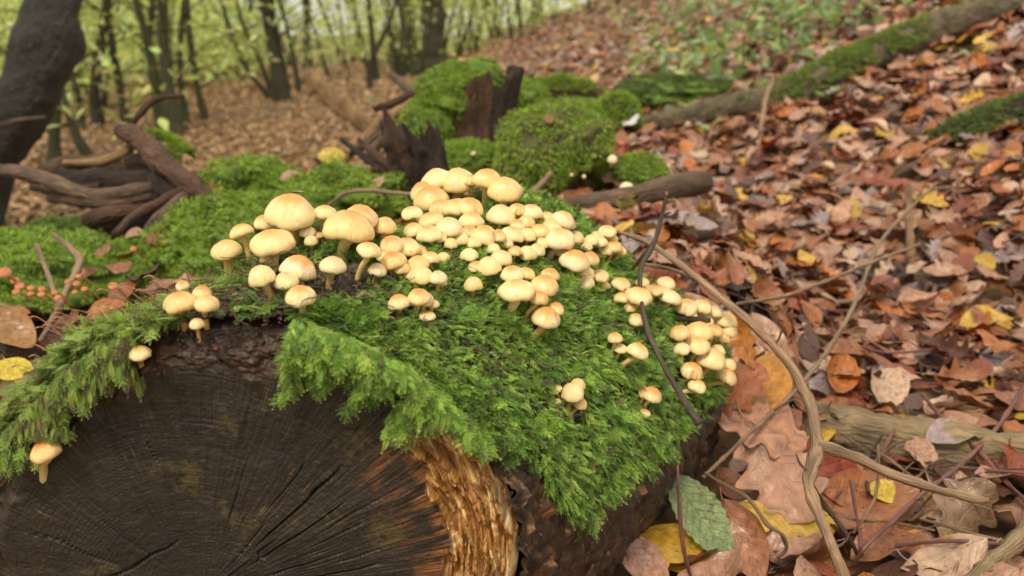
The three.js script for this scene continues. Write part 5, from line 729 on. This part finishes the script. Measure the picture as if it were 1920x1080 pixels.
// ---------------------------------------------------------------- small fungi, fly
{
  const r = rng(5), g = CAPS[4], m = [[0.72, 0.42, 0.45], [0.62, 0.36, 0.34]].map((c) => phys(c, { vertexColors: true, roughness: 0.5 })), sm = mat([0.55, 0.25, 0.1]);
  for (const [p, w] of [[[-0.5117,0.2161,-0.7757], 26], [[-0.5133,0.2019,-0.7921], 17], [[-0.5028,0.1997,-0.7809], 18], [[-0.4999,0.1971,-0.7695], 15], [[-0.4913,0.1976,-0.7802], 13], [[-0.4854,0.1951,-0.7689], 12], [[-0.4799,0.1966,-0.7799], 14], [[-0.4746,0.1946,-0.7687], 13], [[-0.4669,0.193,-0.7787], 12], [[-0.4579,0.1915,-0.7677], 12], [[-0.4588,0.2008,-0.7918], 12], [[-0.45,0.1988,-0.7911], 14], [[-0.4462,0.1935,-0.7789], 11], [[-0.4364,0.1966,-0.7799], 12], [[-0.4532,0.2031,-0.803], 11], [[-0.3971,0.2058,-0.7618], 18], [[-0.457,0.1962,-0.9374], 16]]) {
    const s = w * 0.78 / 1507, o = thing('orange_fungus', 'tiny orange cap growing on the low mossy bank', 'mushroom', [p[0], p[1] - s * 0.8, p[2] - 0.01], 'orange fungi on the mossy bank'), c = part(o, 'cap', g, pick(r, m)); c.scale.setScalar(s); c.position.set(0, s * 0.6, 0.01); c.rotation.x = 0.35; part(o, 'stem', tube([[0, -0.012, -0.012, s * 0.14], [0, s * 0.3, 0.004, s * 0.13], [0, s * 0.66, 0.01, s * 0.13]], { seg: 8, step: 0.003 }), sm);
  }
  const ruffle = (w, sd) => gridGeo(36, 8, (u, v) => { const a = (u - 0.5) * PI * 1.1, k = w * (0.15 + 0.85 * v) * (1 + 0.12 * sin(u * 19 + sd)), y = 0.14 * w * v * sin(u * 17 + sd) + 0.1 * w * v; return [sin(a) * k, y - 0.05 * w * cos(u * 31) * v * v, cos(a) * k * 0.8, u, v]; });
  const b = [0.5844,0.0107,-0.8772], st = thing('fungus_stub', 'small rotten stub carrying ruffled orange brackets', 'stump', [b[0], b[1] - 0.03, b[2]]); part(st, 'wood', stumpGeo(0.028, 0.05, { seed: 4, jag: 0.5 }), M.rotWood);
  for (const [x, y, z, w, c] of [[-0.01, 0.048, 0.02, 0.022, 0], [0.012, 0.05, 0.018, 0.02, 0], [-0.028, 0.036, 0.016, 0.018, 1], [0.03, 0.034, 0.012, 0.018, 1], [-0.02, 0.015, 0.022, 0.014, 1], [0.035, 0.05, 0.005, 0.016, 0]]) { const o = single('bracket_fungus', ['ruffled pale orange bracket on top of the rotten stub', 'ruffled brown-orange bracket on the side of the rotten stub'][c], 'bracket fungus', ruffle(w, x * 900), phys([[0.72, 0.42, 0.2], [0.5, 0.23, 0.08]][c], { roughness: 0.6, side: THREE.DoubleSide }), [b[0] + x, b[1] - 0.03 + y, b[2] + z], 'brackets on the rotten stub'); o.rotation.set(0.15, x * 12, 0); }
  const kb = [0.2482,0.2637,-1.727]; { const o = single('bracket_fungus', 'pale mauve bracket on the round moss knob', 'bracket fungus', ruffle(0.02, 3), phys([0.55, 0.5, 0.55], { roughness: 0.5, side: THREE.DoubleSide }), kb); o.rotation.set(0.7, 0.4, 0.2); }
  for (const [p, s, l] of [[[0.0944,0.2275,-1.2631], 0.006, 'tiny cream button in the hollow of the domed mossy stump'], [[0.1138,0.2251,-1.2623], 0.0065, 'tiny cream button in the hollow of the domed mossy stump'], [[0.1597,0.2483,-1.2803], 0.016, 'pale ragged fungus at the side of the domed mossy stump'], [[-0.0669,0.24,-1.4038], 0.009, 'lone tiny cream button on the mossy foot of the jagged stump'], [[0.1783,0.2089,-1.236], 0.024, 'pale cream lump of fungus on the smooth brown branch']]) { const o = thing('button_fungus', l, 'mushroom', [p[0], p[1], p[2]], s < 0.007 ? 'buttons in the stump hollow' : undefined), c = part(o, 'cap', CAPS[5], phys([0.95, 1, 1.3], { vertexColors: true, roughness: 0.5 })); c.scale.setScalar(s); c.rotation.x = 0.6; part(o, 'stem', tube([[0, -s * 0.8, -s, s * 0.15], [0, -s * 0.2, -s * 0.3, s * 0.14], [0, s * 0.05, 0, s * 0.14]], { seg: 7, step: 0.002 }), stemMat[2]); }
  const f = [-0.1474,0.3418,-0.5432], fly = thing('fly', 'tiny pale-winged fly perched on top of the largest front cap', 'fly', f), wing = (s) => gridGeo(6, 3, (u, v) => [u * 0.0052, 0.0011 + 0.0003 * sin(u * 3), s * (v - 0.2) * 0.0016 * sin(PI * (0.15 + 0.85 * u)), u, v]);
  part(fly, 'body', tube([[-0.0032, 0.0008, 0, 0.0003], [-0.0025, 0.0009, 0, 0.0007], [-0.0012, 0.0009, 0, 0.0008], [0.0008, 0.0008, 0, 0.0007], [0.0028, 0.0007, 0, 0.0002]], { seg: 10, step: 0.0004 }), mat([0.12, 0.09, 0.06], { roughness: 0.4 }));
  for (const s of [-1, 1]) { part(fly, 'wing', wing(s), phys([0.75, 0.68, 0.55], { roughness: 0.3, transmission: 0.4, side: THREE.DoubleSide })); for (const x of [-0.0018, -0.0006, 0.0006]) part(fly, 'leg', tube([[x, 0.0006, 0, 0.00012], [x * 1.4, 0.0008, s * 0.0012, 0.0001], [x * 1.7, -0.0008, s * 0.0018, 0.00008]], { seg: 5, step: 0.0006 }), mat([0.05, 0.04, 0.03])); }
  leaf('leaf_scrap', 'shrivelled dark brown leaf scrap caught on the cone-capped mushroom', leafGeo('beech', 60, 4, 8, 0.9), mat([0.07, 0.025, 0.018], { roughness: 0.35, side: THREE.DoubleSide }), [-0.0023,0.3056,-0.6786], 0.012, [0.5, 0.3, 0.8], 20);
}

// ---------------------------------------------------------------- trees, saplings, ground plants
const LEAFLET = triGeo([V(0, 0, 0), V(0.24, 0.4, 0.05), V(0, 1, -0.05), V(0, 0, 0), V(0, 1, -0.05), V(-0.24, 0.4, 0.05), V(0, 0, 0), V(0.13, 0.12, 0.02), V(0.24, 0.4, 0.05), V(0, 0, 0), V(-0.24, 0.4, 0.05), V(-0.13, 0.12, 0.02)]);
const YG = [[0.6, 0.72, 0.2], [0.7, 0.77, 0.24], [0.52, 0.67, 0.2], [0.76, 0.77, 0.28], [0.46, 0.58, 0.16]];
function leafCloud(parent, name, r, n, at, size, tones) { const l = []; for (let i = 0; i < n; i++) { const p = at(r); l.push([basis(p, V(r() - 0.5, (r() - 0.7) * 0.6, r() - 0.5), V(r() - 0.5, 1.2 * r(), r() - 0.5), size * lerp(0.6, 1.3, r())), jitter(r, pick(r, tones), 0.3)]); } return instanced(parent, name, LEAFLET, M.foliage, l); }
let treeSeed = 100;
function tree(name, label, m, stems, { crown = 420, top = 4.2, size = 0.075, group } = {}) {
  const p0 = [...stems[0][0]], o = thing(name, label, 'tree', [p0[0], ground(p0[0], p0[2]) - 0.03, p0[2]], group), r = rng(++treeSeed), tips = [], low = [], q0 = o.position.toArray();
  for (const s of stems) {
    const a = s[s.length - 2], b = s[s.length - 1], L = hypot(b[0] - a[0], b[1] - a[1], b[2] - a[2]), d = [0, 1, 2].map((k) => (b[k] - a[k]) / L); let [x, y, z, w] = b; const pts = s.map((p) => [...p]); pts[0][1] = min(pts[0][1], ground(pts[0][0], pts[0][2])) - 0.03; pts[0][3] *= 1.35;
    for (let k = 0; k < 4; k++) { const h = (top - b[1]) / 4 * (0.8 + 0.3 * r()); x += d[0] * h * 0.8 + (r() - 0.5) * 0.12; y += h; z += d[2] * h * 0.5 + (r() - 0.5) * 0.2; w *= 0.8; pts.push([x, y, z, w]); if (k > 0) tips.push([x, y, z]); }
    part(o, 'trunk', tube(rel(pts, q0), { seg: 16, step: 0.05, rough: 0.3, lumps: 7, seed: treeSeed }), m);
    if (!group && top > 3 && name !== 'leaning_tree') for (let k = 0; k < 5; k++) { const u = 0.25 + 0.75 * r(), n2 = s.length - 1, i2 = min(n2 - 1, floor(u * n2)), f = u * n2 - i2, q = [0, 1, 2, 3].map((c) => lerp(pts[i2][c], pts[i2 + 1][c], f)), th = r() * 6.28, l = 0.25 + 0.6 * r(), w2 = min(0.007, q[3] * 0.3), mid = [q[0] + cos(th) * l * 0.5, q[1] + l * (0.1 + 0.3 * r()), q[2] + sin(th) * l * 0.5], e = [mid[0] + cos(th + 0.4) * l * 0.5, mid[1] + l * (0.3 * r() - 0.05), mid[2] + sin(th + 0.4) * l * 0.5]; part(o, 'branch', tube(rel([[...q.slice(0, 3), w2], [...mid, w2 * 0.7], [...e, w2 * 0.35]], q0), { seg: 5, step: 0.06, rough: 0.2 }), m); low.push(mid, e); }
    for (let k = 0; k < 3; k++) { const q = pts[pts.length - 4 + k], th = r() * 6.28, l = 0.5 + 0.6 * r(), e = [q[0] + cos(th) * l, q[1] + 0.35 * l, q[2] + sin(th) * l]; tips.push(e); part(o, 'limb', tube(rel([[...q.slice(0, 3), q[3] * 0.5], [q[0] + cos(th) * l * 0.5, q[1] + 0.28 * l, q[2] + sin(th) * l * 0.5, q[3] * 0.35], [...e, 0.006]], q0), { seg: 6, step: 0.08, rough: 0.1 }), m); }
  }
  if (crown) leafCloud(o, 'crown', r, crown + low.length * 5, () => { const isLow = low.length && r() < low.length * 5 / (crown + low.length * 5), t = pick(r, isLow ? low : tips), k = (isLow ? 0.22 : 0.75) * pow(r(), 0.6), a = r() * 6.28, e = Math.acos(2 * r() - 1); return V(t[0] - q0[0] + k * sin(e) * cos(a), t[1] - q0[1] + k * 0.6 * cos(e), t[2] - q0[2] + k * sin(e) * sin(a)); }, size, YG);
  return o;
}
tree('leaning_tree', 'thick dark grey tree leaning across the edge of the wood', M.bigTree, [[[-1.6716,-0.1724,-2.4254,0.0497], [-1.6251,-0.0068,-2.4792,0.0547], [-1.5488,0.1745,-2.5382,0.0829], [-1.4593,0.3559,-2.5971,0.0978], [-1.4335,0.5306,-2.6923,0.0791], [-1.4296,0.7979,-2.8689,0.0696]], [[-1.685,-0.1744,-2.4671,0.0371], [-1.6277,0.114,-2.5608,0.0506], [-1.7097,0.2554,-2.6458,0.0598], [-1.8645,0.3843,-2.7398,0.0575], [-2.0795,0.6054,-2.9158,0.0542]], [[-1.7016,-0.1757,-2.5424,0.0208], [-1.6299,-0.0063,-2.5703,0.0257], [-1.5243,0.2095,-2.5996,0.0321], [-1.4675,0.3859,-2.6705,0.0357], [-1.459,0.5165,-2.7673,0.0295]]], { crown: 600, top: 3.6 });
tree('beech_tree', 'slim dark trunk curving gently beyond the leaning tree', M.trunk, [[[-2.663,-0.1625,-5.2387,0.0329], [-2.687,0.0758,-5.3162,0.0302], [-2.6493,0.3532,-5.4063,0.0302], [-2.6081,0.647,-5.5017,0.0302]]]);
tree('beech_tree', 'thin straight trunk beside the slim curved trunk', M.trunk, [[[-2.5449,-0.1573,-5.3724,0.0225], [-2.5941,0.1169,-5.4614,0.0211], [-2.6362,0.3509,-5.5375,0.0211], [-2.6784,0.6517,-5.6352,0.0197]]]);
tree('coppiced_tree', 'clump of five slender stems sprouting from one mossy foot', M.mossTrunk, [[[-1.927,-0.1502,-4.6671,0.0466], [-1.9761,0.1008,-4.7487,0.0368], [-2.0006,0.3343,-4.8245,0.0331], [-2.0098,0.6261,-4.9193,0.0295]], [[-2.0079,-0.148,-4.7462,0.0249], [-2.0827,0.1545,-4.8444,0.0212], [-2.1451,0.4214,-4.9312,0.0212], [-2.2075,0.6289,-4.9986,0.0187]], [[-2.1543,-0.1487,-5.4199,0.0198], [-2.2039,0.0805,-5.4943,0.0184], [-2.2039,0.3501,-5.5819,0.017], [-2.1755,0.6534,-5.6805,0.0184]], [[-2.0267,-0.1554,-5.4177,0.0227], [-2.0976,0.1142,-5.5053,0.0198], [-2.1401,0.3838,-5.5929,0.0198], [-2.1649,0.6534,-5.6805,0.0184]], [[-2.1247,-0.146,-4.9073,0.018], [-2.1729,0.1143,-4.9919,0.0155], [-2.189,0.4204,-5.0913,0.018], [-2.1633,0.6348,-5.161,0.0167]]], { crown: 600 });
tree('beech_tree', 'short straight trunk standing right behind the uprooted roots', M.mossTrunk, [[[-2.068,-0.1575,-3.6129,0.0269], [-2.0632,-0.0066,-3.662,0.025], [-2.0584,0.2221,-3.7363,0.0231], [-2.0732,0.5903,-3.9194,0.0196]]]);
tree('coppiced_tree', 'two crossed leaning stems behind the uprooted roots', M.mossTrunk, [[[-2.0043,-0.1562,-3.8487,0.0306], [-2.0885,-0.0348,-3.8882,0.0204], [-2.1653,0.0809,-3.989,0.0145], [-2.2512,0.2756,-4.1155,0.0126]], [[-2.6596,-0.1616,-5.0364,0.0185], [-2.6894,0.0426,-5.1028,0.0159], [-2.7356,0.2311,-5.1641,0.0145], [-2.7753,0.6396,-5.2968,0.0132]]], { crown: 400 });
tree('coppiced_tree', 'fan of leaning stems on the far side of the brown hollow', M.trunk, [[[-1.8981,-0.1447,-6.8012,0.06], [-1.9643,0.1996,-6.913,0.0424], [-2.0217,0.4515,-6.9949,0.0353], [-2.0746,0.7033,-7.0767,0.0318]], [[-1.9031,-0.1433,-6.886,0.0536], [-1.9388,0.1965,-6.9964,0.0357], [-1.9924,0.4515,-7.0792,0.0304], [-2.0192,0.7064,-7.1621,0.0268]], [[-2.0295,-0.1539,-7.1125,0.0295], [-2.2601,0.0567,-7.1809,0.0203], [-2.3985,0.3199,-7.2664,0.0184], [-2.5276,0.7147,-7.3947,0.0148]], [[-2.0737,-0.1528,-8.0602,0.025], [-2.1467,0.2039,-8.1761,0.0208], [-2.2144,0.5013,-8.2727,0.0208], [-2.2925,0.749,-8.3532,0.0188]], [[-2.0815,-0.1535,-7.2156,0.0225], [-2.1984,0.1401,-7.311,0.015], [-2.3294,0.4071,-7.3977,0.0131], [-2.4323,0.7184,-7.4989,0.0131]]], { crown: 420 });
tree('beech_tree', 'single upright trunk beyond the fan of leaning stems', M.trunk, [[[-2.9621,-0.1227,-12.101,0.0558], [-2.9776,0.2313,-12.216,0.0527], [-3.0009,0.895,-12.4317,0.0527]]]);
tree('dead_sapling', 'crooked dark sapling standing in the brown hollow', M.trunk, [[[-1.3275,-0.1362,-7.8378,0.0324], [-1.3578,0.0662,-7.9036,0.0263], [-1.2667,0.283,-7.974,0.0223], [-1.14,0.548,-8.0602,0.0182], [-1.0893,0.7408,-8.1228,0.0162]], [[-2.1457,-0.1565,-12.4891,0.0288], [-2.2818,0.1481,-12.5881,0.0192], [-2.3378,0.5288,-12.7118,0.016]]], { crown: 300, top: 2.6 });
tree('coppiced_tree', 'mossy pair of stems next to the thickest distant trunk', M.mossTrunk, [[[-1.3559,-0.1592,-10.8766,0.1118], [-1.3838,0.3194,-11.0321,0.0839], [-1.4258,0.8511,-11.2049,0.0671]], [[-1.6275,-0.1723,-11.6272,0.0478], [-1.6947,0.3105,-11.784,0.0388], [-1.7469,0.8785,-11.9686,0.0358]], [[-1.3251,-0.1427,-11.4725,0.0471], [-1.3619,0.3824,-11.6431,0.0383], [-1.4135,0.8725,-11.8024,0.0353]]], { crown: 350 });
tree('oak_tree', 'thickest distant trunk, straight and dark brown', M.trunk, [[[-0.9139,-0.053,-9.6208,0.1531], [-0.9139,0.3346,-9.7468,0.1334], [-0.9015,0.8044,-9.8994,0.1284]]], { crown: 420 });
tree('beech_tree', 'dark trunk at the top of the bank', M.trunk, [[[0.4023,0.5243,-14.8498,0.1123], [0.4491,0.809,-14.9423,0.101], [0.4865,1.165,-15.058,0.0973]]]);
tree('dead_sapling', 'thin forked sapling on the bank edge', M.trunk, [[[-0.1201,0.2851,-12.6326,0.0288], [-0.2242,0.4907,-12.6994,0.0256], [-0.3202,0.6811,-12.7613,0.0256], [-0.4163,0.9856,-12.8603,0.0224]], [[-0.7419,0.5847,-42.0291,0.0636], [-0.9009,1.3407,-42.2747,0.053], [-0.7949,2.2227,-42.5613,0.053]]], { crown: 200, top: 3 });
{
  const r = rng(61); // slim trunks far back in the wood
  for (let i = 0; i < 58; i++) { const d = 9 + 9 * r(), px = lerp(-60, 960, r()), x = (px - 960) / 1507 * d, z = -d * 0.98, y = ground(x, z), w = 0.012 + 0.032 * r() * r(), lean = (r() - 0.5) * 1.1; tree('distant_tree', 'slim distant trunk in the bright green wood', r() < 0.5 ? M.trunk : M.mossTrunk, [[[x, y, z, w], [x + lean * 0.4, y + 0.6, z, w * 0.9], [x + lean, y + 1.5, z, w * 0.8]], ...(r() < 0.55 ? [[[x + 0.03, y, z, w * 0.7], [x - lean * 0.3 + 0.1, y + 0.6, z + 0.1, w * 0.6], [x - lean * 0.9, y + 1.5, z + 0.2, w * 0.5]]] : [])], { crown: 110, group: 'distant slim trees', size: 0.1 }); }
  for (let i = 0; i < 54; i++) { // young beeches in leaf under the trees
    const px = i < 18 ? lerp(-80, 360, r()) : i < 44 ? lerp(250, 930, r()) : lerp(880, 1200, r()), d = (i < 18 ? 6 : 10) + 6 * r(), x = (px - 960) / 1507 * d, z = -d * 0.98, y = ground(x, z), H = lerp(0.9, 1.9, r()), W = lerp(0.5, 0.95, r()); 
    const o = thing('beech_sapling', 'young beech with airy yellow-green leaves under the distant trees', 'sapling', [x, y - 0.02, z], 'young beeches under the distant trees');
    for (let k = 0; k < 3; k++) { const a = r() * 6.28; part(o, 'stem', tube([[0, 0, 0, 0.012], [cos(a) * W * 0.25, H * 0.5, sin(a) * W * 0.25, 0.008], [cos(a) * W * 0.6, H, sin(a) * W * 0.6, 0.003]], { seg: 5, step: 0.12 }), M.trunk); }
    leafCloud(o, 'crown', r, 620, () => { const a = r() * 6.28, k = pow(r(), 0.5), h = 0.12 + 0.95 * r(), f = sin(PI * min(1, 0.25 + 0.72 * h)); return V(cos(a) * k * W * f, H * h + (r() - 0.5) * 0.1, sin(a) * k * W * f); }, 0.07, YG);
  }
  const far = thing('far_foliage', 'mass of pale yellow-green leaves filling the far wood', 'foliage'); far.userData.kind = 'stuff';
  leafCloud(far, 'foliage', r, 11000, () => { const d = 15 + 7 * r(), a = lerp(-0.75, 0.6, r()), x = d * sin(a), z = -d * cos(a); return V(x, ground(x, z) + 5 * pow(r(), 1.3) * (0.5 + 0.5 * abs(noise(x * 0.6, z * 0.6, 2)) * 2), z); }, 0.17, YG);
}
{ // brambles and seedlings on the bank
  const r = rng(71), tones = [[0.2, 0.34, 0.09], [0.26, 0.42, 0.14], [0.32, 0.44, 0.2], [0.4, 0.48, 0.1], [0.15, 0.26, 0.07]];
  const plants = [[0.8493,0.3038,-3.011], [0.8739,0.3385,-3.7062], [1.1481,0.4285,-3.7057], [1.3147,0.4731,-3.7276], [0.9985,0.4222,-4.7856], [1.1898,0.4779,-4.4977], [1.4457,0.5195,-3.8406], [0.9937,0.3416,-2.9929], [0.7302,0.3072,-3.9431], [1.3198,0.5477,-5.3939], [0.8226,0.2675,-2.714], [0.6885,0.2581,-3.1464], [1.0908,0.3791,-2.9571], [1.4078,0.4913,-3.3933], [0.8887,0.4186,-5.4059], [1.3718,0.5292,-4.3732], [1.2582,0.5671,-6.4695], [0.9812,0.3678,-3.4283], [0.6646,0.2285,-2.7743], [1.1518,0.4,-3.3636], [0.5817,0.2458,-3.3475], [1.2406,0.4316,-3.1646], [0.9219,0.4912,-6.6537], [1.4777,0.5076,-3.1829]];
  plants.forEach((p) => { const o = thing('bramble_plant', 'small green bramble plant sprouting on the leafy bank', 'plant', p, 'bramble plants on the bank'); const W = 0.12 + 0.08 * r(); for (let k = 0; k < 3; k++) { const a = r() * 6.28; part(o, 'stem', tube([[0, -0.01, 0, 0.002], [cos(a) * W * 0.5, W * 0.6, sin(a) * W * 0.5, 0.0015], [cos(a) * W, W * 0.5, sin(a) * W, 0.001]], { seg: 5, step: 0.03 }), M.twig); } leafCloud(o, 'foliage', r, 48, () => { const a = r() * 6.28, k = pow(r(), 0.6) * W * 1.5; return V(cos(a) * k, 0.02 + r() * 0.12, sin(a) * k); }, 0.055, tones); });
  for (const [p, l] of [[[0.5258,0.1702,-2.4338], 'broad-leaved green seedling at the low end of the fallen trunk'], [[0.5464,0.1415,-2.2399], 'small green seedling under the fallen trunk'], [[0.8524,0.2375,-2.2202], 'tiny bright green seedling beside the fallen trunk'], [[1.4006,0.4654,-2.4847], 'bright green sprig at the upper end of the fallen trunk'], [[1.2252,0.3421,-2.2224], 'green seedling in the litter above the low mossy log'], [[-0.9531,-0.0717,-5.6388], 'pale green fern sprouting near the exposed roots']]) { const o = thing('seedling', l, 'plant', p); part(o, 'stem', tube([[0, -0.01, 0, 0.0016], [0.004, 0.03, 0, 0.0013], [0, 0.055, 0.004, 0.001]], { seg: 5, step: 0.02 }), M.twig); for (let k = 0; k < 6; k++) { const a = k * 1.1 + r(), lf = part(o, 'leaf', LEAFLET, seedMat(r)); lf.applyMatrix4(basis(V(0, 0.02 + 0.035 * r(), 0), V(cos(a), 0.5, sin(a)), V(-cos(a) * 0.3, 1, -sin(a) * 0.3 + 0.4), 0.035 + 0.03 * r())); } }
  function seedMat(r) { seedMat.m ??= tones.map((c) => phys(c, { transmission: 0.35, roughness: 0.5, side: THREE.DoubleSide })); return pick(r, seedMat.m); }
}

renderer.render(scene, camera);
